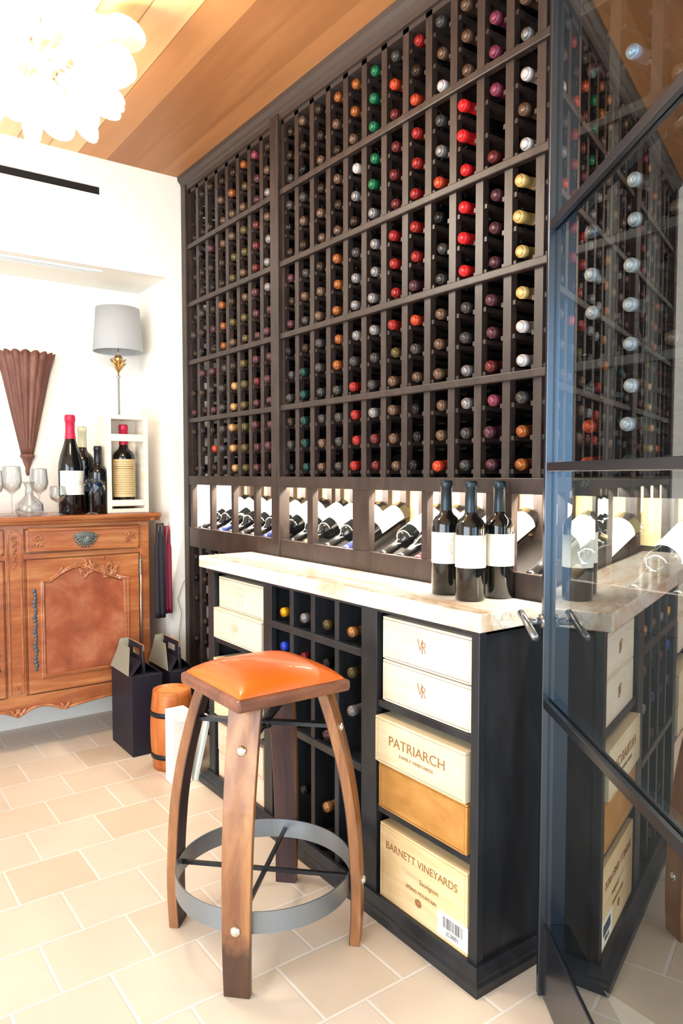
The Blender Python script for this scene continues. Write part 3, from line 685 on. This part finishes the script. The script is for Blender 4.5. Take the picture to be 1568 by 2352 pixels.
def cdoor(x0, x1, m):
    z0, z1 = .268, .858
    poly = arch(x0 + .062, x1 - .062, z0 + .07, z1 - .03, m)
    d = MB().box((x0, CY - .010, z0), (x1, CY + .004, z1)).build('door', M_cherry, bf, bevel=.003)
    pan = MB().prism(arch(x0 + .062, x1 - .062, z0 + .07, z1 - .03, m, .010), (0, CY - .0125, 0), (1, 0, 0), (0, 0, 1), (0, 1, 0), .004).build('panel', M_cherryp, d)
    p3 = [(x, CY - .010, z) for x, z in poly]
    if m < 0: p3 = p3[::-1]
    MB().sweep(p3, [(-.010, 0), (-.007, .006), (-.003, .008), (.001, .005), (.004, .007), (.008, .004), (.011, 0)], (1, 0, 0), (0, 0, 1), closed=True).build('moulding', M_cherry, d)
    b = MB(); r_ = random.Random(5)
    cx = x0 + (x1 - x0) * (.60 if m > 0 else .40); cz = z1 - .075
    for k in range(34):
        a = R(r_.uniform(100, 200) if k % 2 else r_.uniform(20, 80)); px = cx + m * r_.uniform(-.075, .085); pz = cz + .03 - .45 * abs(px - cx) * (1 if (px - cx) * m < 0 else -.1) - (.03 if (px - cx) * m > 0.03 else 0) + r_.uniform(-.028, .03)
        pz = min(pz, z1 - .012)
        leafc(b, px, pz, r_.uniform(.020, .038), a, CY - .014, .34)
    for fx, fz, fr_2 in ((-.02, .03, .020), (.035, .012, .024), (.082, -.002, .018)):
        for k in range(7): leafc(b, cx + m * fx, cz + fz, fr_2, R(k * 51 + 10), CY - .019, .5)
        b.ball((cx + m * fx, CY - .024, cz + fz), .006, 10)
    spiral(b, cx - m * .09, cz + .035, .016, CY - .014, 1.2, .003, m); b.tube([(cx - m * .06, CY - .014, cz + .04), (cx, CY - .016, cz + .01), (cx + m * .07, CY - .016, cz - .03)], [.003, .006, .003], 8)
    leafc(b, x0 + .12 if m > 0 else x1 - .12, z1 - .075, .05, R(50 if m > 0 else 130), CY - .012, .3)
    b.build('carving', M_carve, d)
    # escutcheon strip
    ex = x0 + .03 if m > 0 else x1 - .03; b = MB()
    for k in range(22):
        z = .375 + k * .0165; wv = .006 + .004 * abs(sin(k * .8)); b.ball((ex + .003 * sin(k * 1.7), CY - .011, z), .011, 8, (wv / .011, .25, .9))
    b.build('escutcheon', mat('verdigris_pewter', '5b6470', .4, metal=.6), d)
    # barrel hinge rods at the post side
    hx = x1 + .008 if m > 0 else x0 - .008; b = MB().tube([(hx, CY - .010, z0 + .02), (hx, CY - .010, z1 - .01)], .0055, 10)
    for zz in (z0 + .03, z1 - .10):
        for k in range(9): b.lathe([(.0065, zz + k * .008), (.0078, zz + .003 + k * .008), (.0065, zz + .006 + k * .008)], Matrix.Translation((hx, CY - .010, 0)), 10)
    b.build('hinge', mat('hinge_steel', 'a89a90', .25, metal=.8), d)
drawer(CC + .045, CX1 - .05, 1); drawer(CX0 + .05, CC - .045, -1)
cdoor(CC + .048, CX1 - .055, 1); cdoor(CX0 + .055, CC - .048, -1)
b = MB()                                                            # carved centre post
b.sweep([(CC - .022, CY - .001, .275), (CC + .022, CY - .001, .275), (CC + .022, CY - .001, .97), (CC + .012, CY - .001, .985), (CC - .012, CY - .001, .985), (CC - .022, CY - .001, .97)], [(0, 0), (.002, .004), (.005, .004), (.007, 0)], (1, 0, 0), (0, 0, 1), closed=True)
for zc_, s_ in ((.955, 1), (.30, .8)):
    spiral(b, CC - .006, zc_, .013 * s_, CY - .003, mir=1, r=.003); spiral(b, CC + .006, zc_ - .02, .011 * s_, CY - .003, mir=-1, r=.003)
for k in range(7): leafc(b, CC, .94 - k * .017, .026 - k * .0015, R(250 + 40 * (k % 2)), CY - .003, .35)
b.build('post_carving', M_carve, bf)
# scalloped apron and feet
def apron_z(u):                        # u 0 at centre .. 1 at corner
    return .172 + .035 * sin(min(u / .32, 1) * pi) * (u < .32) + (u >= .32) * (.0 + .034 * max(0, sin((u - .32) / .68 * pi * .5)) ** .7) + (.0 if u < .32 else .0)
pts = []
nseg = 60
for k in range(nseg + 1):
    x = CX0 + (CX1 - CX0) * k / nseg; u = abs(x - CC) / ((CX1 - CX0) / 2); pts.append((x, apron_z(u) if u < .93 else .20 - (u - .93) * 1.2))
poly = [(CX1, .262), (CX0, .262)] + pts
b = MB()
for (x0, za), (x1, zb) in zip(pts, pts[1:]):
    b.add([(x0, CY - .004, za), (x1, CY - .004, zb), (x1, CY - .004, .262), (x0, CY - .004, .262), (x0, CY + .018, za), (x1, CY + .018, zb), (x1, CY + .018, .262), (x0, CY + .018, .262)],
          [(0, 1, 2, 3), (7, 6, 5, 4), (0, 4, 5, 1)])
b.build('apron', M_cherry, bf)
b = MB().tube([(x, CY - .006, z + .004) for x, z in pts], .0065, 8)
for u in (-.33, .33, -.02, .02):
    x = CC + u * (CX1 - CX0) / 2; leafc(b, x, apron_z(abs(u)), .04, R(60), CY - .010, .4); leafc(b, x, apron_z(abs(u)), .04, R(120), CY - .010, .4); b.ball((x, CY - .012, apron_z(abs(u)) + .008), .009)
b.build('apron_carving', M_carve, bf)
for x, y, s_ in ((CX1 - .03, CY + .03, 1), (CX0 + .03, CY + .03, -1), (CX1 - .03, CY + .33, 1), (CX0 + .03, CY + .33, -1)):
    b = MB().tube([(x, y, .27), (x + .004 * s_, y - .004, .18), (x - .006 * s_, y, .10), (x, y - .002, .05), (x + .012 * s_, y - .012, .022), (x + .016 * s_, y - .016, .004)], [.032, .028, .017, .013, .018, .016], 12)
    b.build('leg', M_cherry, bf)

TOP = 1.0485
# ---------------------------------------------------------------- on the buffet
def big_bottle(x, y, h, r, kind, cap, label, lab=None, z=TOP):
    pb = bottle_prof(h, r, kind); a = math.atan2(-y, -1.5 - x)
    o = MB().lathe(pb, seg=32).build('wine_bottle', M_bglass, local=True); o.location = (x, y, z); o.rotation_euler = (0, 0, a)
    tag(o, label, 'wine bottle'); MB().lathe(sleeve(pb, h * .76, h + 1, .0008), seg=32).build('capsule', cap, o, local=True)
    if lab: MB().lathe(sleeve(pb, lab[0], lab[1], .0008), seg=40, a0=R(lab[3] - 80), a1=R(lab[3] + 80)).build('paper_label', lab[2], o, local=True)
    return o
big_bottle(-.525, 3.47, .455, .056, 1, mat('raspberry_foil', 'c9284a', .35, metal=.2), 'tall sloping wine bottle with raspberry capsule and white label on the buffet', (.09, .20, M_label, 25))
big_bottle(-.445, 3.56, .41, .052, 0, mat('pale_foil', 'cfcfae', .35, metal=.2), 'large wine bottle with pale cream capsule behind the ornament on the buffet')
big_bottle(-.405, 3.455, .315, .045, 0, mat('black_foil', '17181b', .3), 'plain dark shorter wine bottle in front of the cream capped one on the buffet')
orn = thing('glass_ornament', 'spiky clear and blue glass ornament in front of the bottles on the buffet', 'ornament', (-.47, 3.37, TOP))
b = MB(); b2 = MB(); r_ = random.Random(11)
for k in range(14):
    a = R(k * 360 / 14 + r_.uniform(-8, 8)); ln_ = r_.uniform(.04, .075); c_ = Vector((-.465, 3.375, 1.185)); d = Vector((cos(a), -.25 * r_.random(), sin(a) * .8)); s_ = d.cross(Vector((0, 1, 0))).normalized()
    tgt = b2 if k in (0, 12, 13, 9) else b
    vs = [c_ + s_ * .010, c_ - s_ * .010, c_ + d * ln_ * .5 + s_ * .013 + Vector((0, -.012, 0)), c_ + d * ln_ * .5 - s_ * .013, c_ + d * ln_]
    tgt.add(vs, [(0, 1, 3, 2), (2, 3, 4), (0, 2, 4), (1, 3, 4)])
b.lathe([(.03, TOP + .001), (.028, TOP + .006), (.004, TOP + .012), (.003, 1.17), (.008, 1.19)], Matrix.Translation((-.465, 3.375, 0)), 16)
b.build('clear_spikes', M_clear, orn); b2.build('blue_spikes', M_blueglass, orn)
# framed wooden presentation box with its bottle
M_white_pine = pine('whitewashed_pine', 'e9dcc6', 'f0e7d6', 'f6f0e4')
x0, x1, y0, y1, z0, z1 = -.375, -.175, 3.415, 3.535, TOP + .0005, 1.512
bx = thing('presentation_box', 'open pale pine presentation box holding a large bottle on the buffet', 'wine box', ((x0 + x1) / 2, (y0 + y1) / 2, z0))
MB().box((x0, y0, z0), (x0 + .022, y1, z1)).box((x1 - .022, y0, z0), (x1, y1, z1)).build('side_board', M_white_pine, bx, bevel=.002)
MB().box((x0 + .022, y0, z1 - .02), (x1 - .022, y1, z1)).build('top_board', M_white_pine, bx, bevel=.002)
MB().box((x0 + .022, y0, z0), (x1 - .022, y1, z0 + .02)).build('bottom_board', M_white_pine, bx, bevel=.002)
MB().box((x0 + .022, y1 - .006, z0 + .02), (x1 - .022, y1, z1 - .02)).build('rear_board', M_white_pine, bx)
MB().box((x0 + .022, y0 - .001, 1.388), (x1 - .022, y0 + .014, 1.422)).build('neck_bar', M_white_pine, bx, bevel=.003)
MB().box((x0 + .022, y0 - .003, z0 + .032), (x1 - .022, y0 + .012, z0 + .062)).build('front_bar', M_white_pine, bx, bevel=.004)
o = big_bottle(-.275, 3.474, .40, .052, 0, mat('raspberry_foil'), 'large bottle with tan text label standing inside the pine presentation box', (.055, .235, mat('tan_label', 'cfb483', .6), 0), z=TOP + .0205)
b = MB(); r_ = random.Random(2)
for k in range(15):
    z = .222 - k * .0108; big = k in (2, 3); q = -52
    while q < 50:
        w_ = r_.uniform(3, 9); b.tube([(.0532 * cos(R(q)), .0532 * sin(R(q)), z), (.0532 * cos(R(q + w_ * .7)), .0532 * sin(R(q + w_ * .7)), z)], .0022 if big else .0011, 4); q += w_
b.build('print', mat('label_print', '6f5a38', .7), o, local=True)
# lamp
M_shade = mat('grey_shade', 'a9adb0', .8); LX, LY = -.25, 3.60
lp = thing('table_lamp', 'thin stemmed table lamp with grey drum shade in the corner of the recess', 'lamp', (LX, LY, TOP))
MB().lathe([(.119, 1.835), (.1195, 1.838), (.104, 2.045), (.102, 2.045), (.1165, 1.838), (.119, 1.835)], Matrix.Translation((LX, LY, 0)), 40).build('lamp_shade', M_shade, lp)
MB().lathe([(.001, 0), (.06, 0), (.062, .008), (.02, .018), (.006, .03), (.005, .66), (.012, .665), (.005, .67), (.001, .67)], Matrix.Translation((LX, LY, TOP)), 24).build('stem', mat('lamp_silver', 'a8a9a6', .3, metal=.7), lp)
b = MB(); r_ = random.Random(4)
for k in range(14):
    a = R(k * 51); d = Vector((cos(a) * .5, sin(a) * .5, .9)).normalized(); c_ = Vector((LX, LY, 1.735 + .006 * (k % 4)))
    b.tube([c_, c_ + d * .03, c_ + d * .055 + Vector((cos(a), sin(a), 0)) * .012], [.004, .008, .002], 6)
b.ball((LX, LY, 1.80), .022, 12); b.tube([(LX, LY, 1.72), (LX, LY, 1.95)], .004, 8)
for k in range(3): b.tube([(LX, LY, 1.95), (LX + .107 * cos(R(k * 120)), LY + .107 * sin(R(k * 120)), 1.97)], .0015, 6)
b.build('gilt_flower', mat('gilt', 'c9a06a', .28, metal=.85), lp)
# fluted wall pocket
SXc, z_t, z_b = -.65, 1.80, 1.325
M_ter = wood('rusty_metal', '5a352a', '70463a', '8a6050', (4, 4, 1), .5, nscale=4)
sc_ = thing('wall_sconce', 'brown fluted tapering wall sconce above the glassware in the recess', 'sconce', (SXc, NB - .003, z_b))
vs = []; fs = []; nf = 72; lev = 14
for j in range(lev + 1):
    f = j / lev; z = z_b + (z_t - z_b) * f; r0 = .025 + .096 * f + .010 * max(0, (f - .8) / .2) ** 2
    for i in range(nf + 1):
        a = pi + pi * i / nf; fl_ = 1 + .045 * cos(i / nf * 2 * pi * 9); zz = z + (.012 * abs(cos(i / nf * pi * 9)) if j == lev else 0)
        vs.append((SXc + r0 * fl_ * cos(a), NB - .004 + r0 * fl_ * sin(a) * .85, zz))
for j in range(lev):
    for i in range(nf): q_ = j * (nf + 1) + i; fs.append((q_, q_ + 1, q_ + nf + 2, q_ + nf + 1))
MB().add(vs, fs, True).build('fluted_bowl', M_ter, sc_, solid=.004)
M180 = Matrix.Translation((SXc, NB - .004, 0))
MB().lathe([(.001, 1.225), (.008, 1.23), (.012, 1.25), (.010, 1.262), (.020, 1.29), (.024, 1.305), (.033, 1.315), (.033, 1.326), (.024, 1.330)], M180, 24, a0=pi, a1=2 * pi).build('finial', M_ter, sc_)
# glassware
def glass_prof(h, r, stem=True):
    if stem: return [(.001, .002), (r * .85, .001), (r * .85, .003), (.005, .008), (.0035, .02), (.0035, h * .42), (.01, h * .45), (r * .8, h * .55), (r, h * .68), (r * .86, h * .98), (r * .84, h), (r * .82, h * .98), (r * .96, h * .68), (r * .76, h * .56), (.001, h * .47)]
    return [(.001, .004), (r * .8, .001), (r, .02), (r * .95, h * .35), (r * .3, h * .6), (r * .25, h * .85), (r * .45, h), (r * .43, h), (r * .22, h * .85), (r * .27, h * .6), (r * .9, h * .35), (r * .93, .025), (.001, .01)]
for k, (x, y, h, r, stem, lab) in enumerate(((-.86, 3.44, .20, .042, True, 'tall clear wine glass at the left edge of the buffet'), (-.775, 3.50, .22, .045, True, 'clear wine glass left of the sconce tip on the buffet'),
        (-.72, 3.42, .15, .06, False, 'squat clear decanter on the buffet below the sconce'), (-.655, 3.52, .21, .042, True, 'clear wine glass right behind the squat decanter on the buffet'), (-.60, 3.41, .13, .038, True, 'small clear glass beside the raspberry capped bottle'))):
    o = MB().lathe(glass_prof(h, r, stem), seg=28).build('decanter' if not stem else 'wine_glass', M_clear, local=True); o.location = (x, y, TOP + .0005); tag(o, lab, 'decanter' if not stem else 'glass')

# niche ceiling line diffuser
df = thing('ceiling_vent', 'white linear diffuser let into the ceiling of the recess', 'air vent', (-.9, 3.45, 2.165))
for y in (3.415, 3.44, 3.465): MB().box((-1.45, y, 2.163), (-.38 + (y - 3.415) * -1.2, y + .012, 2.1695)).build('blade', mat('white_metal', 'e8eef2', .3, metal=.3), df)

# ================================================================ things on the floor by the buffet
M_card = mat('black_card', '23202a', .5, spec=.3); M_cardin = mat('grey_card_inside', '8f8d7c', .7); M_cardedge = mat('card_edge', '8a6a52', .7)
def carrier(x0, x1, y0, y1, h, label):
    t = thing('wine_carrier', label, 'bottle carrier', ((x0 + x1) / 2, (y0 + y1) / 2, 0))
    MB().box((x0, y0, .001), (x1, y1, h)).build('carton', M_card, t, bevel=.0015)
    xm = (x0 + x1) / 2; ht = h + .125
    # two folding flaps meeting in the upright handle
    b = MB()
    g = .012
    for s_, xe in ((-1, x0), (1, x1)):
        b.add([(xe, y0 + .01, h), (xe, y1 - .01, h), (xm + s_ * .004, y1 - .05, h + .05), (xm + s_ * .004, y0 + .05, h + .05)], [(0, 1, 2, 3)])
    b.build('flap', M_card, t, solid=.002)
    b = MB(); pl = [(y0 + .004, h), (y1 - .004, h), (y1 - .03, h + .04), (y1 - .045, ht - .012), (y1 - .057, ht), (y0 + .057, ht), (y0 + .045, ht - .012), (y0 + .03, h + .04)]
    ym = (y0 + y1) / 2
    # handle board with a slot cut out: four pieces
    hz0, hz1 = ht - .055, ht - .025
    b.box((xm - .003, y0 + .03, h), (xm + .003, y1 - .03, hz0)); b.box((xm - .003, y0 + .04, hz0), (xm + .003, ym - .045, hz1)); b.box((xm - .003, ym + .045, hz0), (xm + .003, y1 - .04, hz1))
    b.box((xm - .003, y0 + .045, hz1), (xm + .003, y1 - .045, ht))
    b.build('handle', M_card, t, bevel=.001)
    MB().add([(x0 + .004, y1 - .004, h), (x1 - .004, y1 - .004, h), (xm + .02, y1 + .02, ht - .01), (xm - .02, y1 + .02, ht - .01)], [(0, 1, 2, 3)]).add([(x0 - .004, y0 + .03, h), (x0 - .004, y1, h), (xm - .035, y1 - .02, ht - .02), (xm - .035, y0 + .12, ht - .02)], [(0, 1, 2, 3)]).build('inner_flap', M_cardin, t, solid=.002)
    MB().box((xm - .0035, y0 + .044, ht - .001), (xm + .0035, y1 - .044, ht + .001)).box((xm - .0035, y0 + .0435, h + .03), (xm + .0035, y0 + .0455, ht)).build('card_rim', M_cardedge, t)
    return t
carrier(-.40, -.262, 3.06, 3.325, .352, 'black card bottle carrier with cut out handle standing in front of the buffet')
carrier(-.215, -.10, 3.07, 3.335, .345, 'second black card bottle carrier standing by the white wall behind the keg')
BX, BY = -.292, 2.885
kg = thing('wooden_keg', 'small wooden keg with two dark hoops beside the black carriers', 'keg', (BX, BY, 0))
M_keg = wood('keg_oak', '9a4f20', 'b8662e', 'cc7e42', (8, 8, 1), .4, nscale=3)
bw = lambda z: .090 - .012 * ((z - .165) / .165) ** 2 * 1.0
MB().lathe([(.001, .001), (bw(0), .001)] + [(bw(z), z) for z in [.33 * k / 14 for k in range(1, 15)]] + [(bw(.33) - .010, .33), (bw(.33) - .012, .318), (.001, .318)], Matrix.Translation((BX, BY, 0)), 36).build('barrel_body', M_keg, kg)
MB().lathe([(.001, .320), (.068, .320)], Matrix.Translation((BX, BY, 0)), 36).build('barrel_head', wood('keg_head', 'a8692f', 'c08444', 'd09c5c', (8, 1, 1), .5, nscale=3), kg)
for z in (.062, .238): MB().lathe([(bw(z) - .001, z - .010), (bw(z) + .003, z - .010), (bw(z + .01) + .003, z + .010), (bw(z) - .001, z + .010)], Matrix.Translation((BX, BY, 0)), 36).build('hoop', mat('blue_black_hoop', '22262f', .35, metal=.5), kg)
wb = thing('white_carton', 'narrow white carton standing between the keg and the counter', 'carton', (-.31, 2.715, 0))
MB().box((-.375, 2.68, .001), (-.295, 2.76, .292)).build('carton_body', mat('white_card', 'eceae2', .6), wb, bevel=.003)
MB().add([(-.372, 2.68, .292), (-.298, 2.68, .292), (-.298, 2.665, .250), (-.372, 2.668, .262)], [(0, 1, 2, 3)]).build('lid_flap', mat('white_card'), wb, solid=.002)
wp = MB().add([(-.285, 2.678, .001), (-.272, 2.678, .001), (-.205, 2.690, .245), (-.218, 2.690, .245), (-.285, 2.74, .001), (-.272, 2.74, .001), (-.205, 2.745, .245), (-.218, 2.745, .245)],
              [(0, 1, 2, 3), (7, 6, 5, 4), (0, 4, 5, 1), (1, 5, 6, 2), (2, 6, 7, 3), (3, 7, 4, 0)]).build('foam_board', mat('pale_foam', 'e4eae4', .6))
tag(wp, 'pale narrow foam board leaning against the left end of the counter', 'board')
# bags hung between buffet and wall
def cloth_strip(x0, x1, y, z0, z1, m, name, label, cat, seed, wave=.006, taper=.7):
    r_ = random.Random(seed); vs = []; fs = []; nx, nz_ = 12, 16
    for j in range(nz_ + 1):
        f = j / nz_; z = z0 + (z1 - z0) * f; k_ = taper + (1 - taper) * (1 - f)
        for i in range(nx + 1):
            u = i / nx; xm = (x0 + x1) / 2; x = xm + (x0 + (x1 - x0) * u - xm) * (k_ if f > .8 else 1)
            vs.append((x, y + wave * sin(u * 14 + seed + f * 1.5) * (1 - .4 * f), z))
    for j in range(nz_):
        for i in range(nx): q_ = j * (nx + 1) + i; fs.append((q_, q_ + 1, q_ + nx + 2, q_ + nx + 1))
    o = MB().add(vs, fs, True).build(name, m, solid=.004); return tag(o, label, cat)
ap1 = cloth_strip(-.186, -.135, 3.318, .545, 1.000, mat('navy_cloth', '16151f', .7), 'cloth_bag', 'black fabric bottle bag hanging from the buffet corner', 'bag', 1)
ap2 = cloth_strip(-.140, -.096, 3.335, .560, .985, mat('maroon_cloth', '6b1030', .55), 'cloth_bag', 'maroon fabric bottle bag hanging beside the black one', 'bag', 5)
for o_, x, z in ((ap1, -.16, 1.0), (ap2, -.118, .985)):
    p = MB().tube([(x - .012, 3.325, z - .09), (x - .008, 3.312, z - .02), (x, 3.318, z + .018), (x + .008, 3.312, z - .02), (x + .012, 3.325, z - .09)], .0018, 6).build('cord', mat('tan_cord', '8a7460', .7), o_)
cb = MB().tube([(-.012, 3.352, .72), (-.03, 3.352, .70), (-.06, 3.352, .62), (-.04, 3.352, .55), (-.055, 3.352, .45), (-.05, 3.352, .36)], .0012, 6).build('wire', mat('grey_wire', '6a6660', .6))
tag(cb, 'thin grey wire running down the white wall beside the low rack', 'wire')

# ================================================================ chandelier
CHX, CHY, CHZ = -.93, 2.28, 2.43
ch = thing('chandelier', 'white petal chandelier with glowing bulbs hanging from the plank ceiling', 'chandelier', (CHX, CHY, CEIL))
M_petal = mat('porcelain_petal', 'f6efe2', .5)
I = bsdf(M_petal).inputs; I['Transmission Weight'].default_value = 0
nt = M_petal.node_tree; tl = N(M_petal, 'ShaderNodeBsdfTranslucent'); tl.inputs[0].default_value = (*lin('fff2dc'), 1); mxs = N(M_petal, 'ShaderNodeMixShader'); mxs.inputs[0].default_value = .45
L(M_petal, bsdf(M_petal).outputs[0], mxs.inputs[1]); L(M_petal, tl.outputs[0], mxs.inputs[2]); L(M_petal, mxs.outputs[0], nt.nodes['Material Output'].inputs[0])
M_arm = mat('white_gold_arm', 'e8d8bc', .35, metal=.4)
MB().lathe([(.001, CEIL), (.07, CEIL), (.068, CEIL - .02), (.02, CEIL - .03), (.008, CEIL - .04), (.008, CHZ + .02), (.03, CHZ), (.001, CHZ - .03)], Matrix.Translation((CHX, CHY, 0)), 24).build('canopy_and_rod', M_arm, ch)
# petal: shallow pointed oval cup
vs = []; fs = []; na, nr = 20, 4
for j in range(nr + 1):
    f = j / nr
    for i in range(na):
        a = 2 * pi * i / na; rx = .070 * (1 + .14 * cos(a)); ry = .050
        vs.append((.072 + f * rx * cos(a), f * ry * sin(a), -.014 * f * f))
for j in range(nr):
    for i in range(na): fs.append((j * na + i, j * na + (i + 1) % na, (j + 1) * na + (i + 1) % na, (j + 1) * na + i))
me_p = MB().add(vs, fs, True).mesh('petal', M_petal)
r_ = random.Random(21)
pet = []
# big petals reaching out towards the rack: root, direction, how far each is turned edge-on
big = [((-.741, 2.282, 2.53), (.093, -.076, -.139), 0), ((-.834, 2.351, 2.392), (.096, -.078, -.121), .25), ((-.799, 2.371, 2.454), (.086, -.069, -.101), 1.15), ((-.767, 2.339, 2.458), (.101, -.08, -.097), 1.0),
       ((-.897, 2.397, 2.363), (.083, -.066, -.096), .3), ((-.739, 2.294, 2.60), (.094, -.074, -.043), .2), ((-.827, 2.367, 2.52), (.098, -.069, .02), .6), ((-.93, 2.42, 2.431), (.084, -.065, -.07), .2),
       ((-.994, 2.45, 2.426), (.045, -.04, -.09), .3), ((-1.00, 2.30, 2.50), (-.067, .043, -.093), .3), ((-.99, 2.20, 2.42), (-.05, -.08, -.10), .4), ((-1.10, 2.25, 2.42), (-.10, -.03, -.09), .3), ((-1.05, 2.38, 2.40), (-.03, -.06, -.12), .2)]
def aim(root, dr, tw):
    X_ = Vector(dr).normalized(); v = Vector((.46, 2.1, 1.1)).normalized(); Z_ = (v - X_ * v.dot(X_)).normalized(); Y_ = Z_.cross(X_)
    return Vector(root), (Matrix((X_, Y_, Z_)).transposed() @ Matrix.Rotation(tw, 3, 'X')).to_euler()
for a_ in big: pet.append(aim(*a_))
for k in range(34):
    g = pi * (3 - 5 ** .5) * k; zz = 1 - 1.8 * (k + .5) / 34; rr_ = (1 - zz * zz) ** .5 if abs(zz) < 1 else 0
    d = Vector((cos(g) * rr_, sin(g) * rr_, zz)); pos = Vector((CHX, CHY, CHZ)) + Vector((d.x * .12, d.y * .12, d.z * .09))
    dr = Vector((d.x, d.y, d.z * .7 - .35))
    if pos.z + dr.normalized().z * .14 > CEIL - .03: continue
    pet.append(aim(pos, dr, r_.uniform(-1.1, 1.1)))
stem = MB()
for pos, rot in pet[:96]:
    o = bpy.data.objects.new('petal', me_p); C.objects.link(o); o.parent = ch; o.location = pos - Vector((CHX, CHY, CEIL)); o.rotation_euler = rot
    c_ = Vector((CHX, CHY, CHZ)); stem.tube([c_ + (pos - c_) * .12, c_ + (pos - c_) * .6 + Vector((0, 0, .015)), pos], .0022, 5)
stem.build('branches', M_arm, ch)
M_bulb = mat('bulb', 'ffffff', .5, emit='ffe3b8', es=70)
for k in range(7):
    a = R(k * 360 / 7 + 12); p_ = Vector((CHX + .105 * cos(a), CHY + .105 * sin(a), CHZ + (.03 if k % 2 else -.05)))
    MB().ball(p_, .020, 14).build('bulb', M_bulb, ch)
l = bpy.data.lights.new('chandelier_light', 'POINT'); l.energy = 44; l.color = (1, .92, .80); l.shadow_soft_size = .16
o = bpy.data.objects.new('chandelier_light', l); C.objects.link(o); o.parent = ch; o.location = (0, 0, CHZ - CEIL - .17)
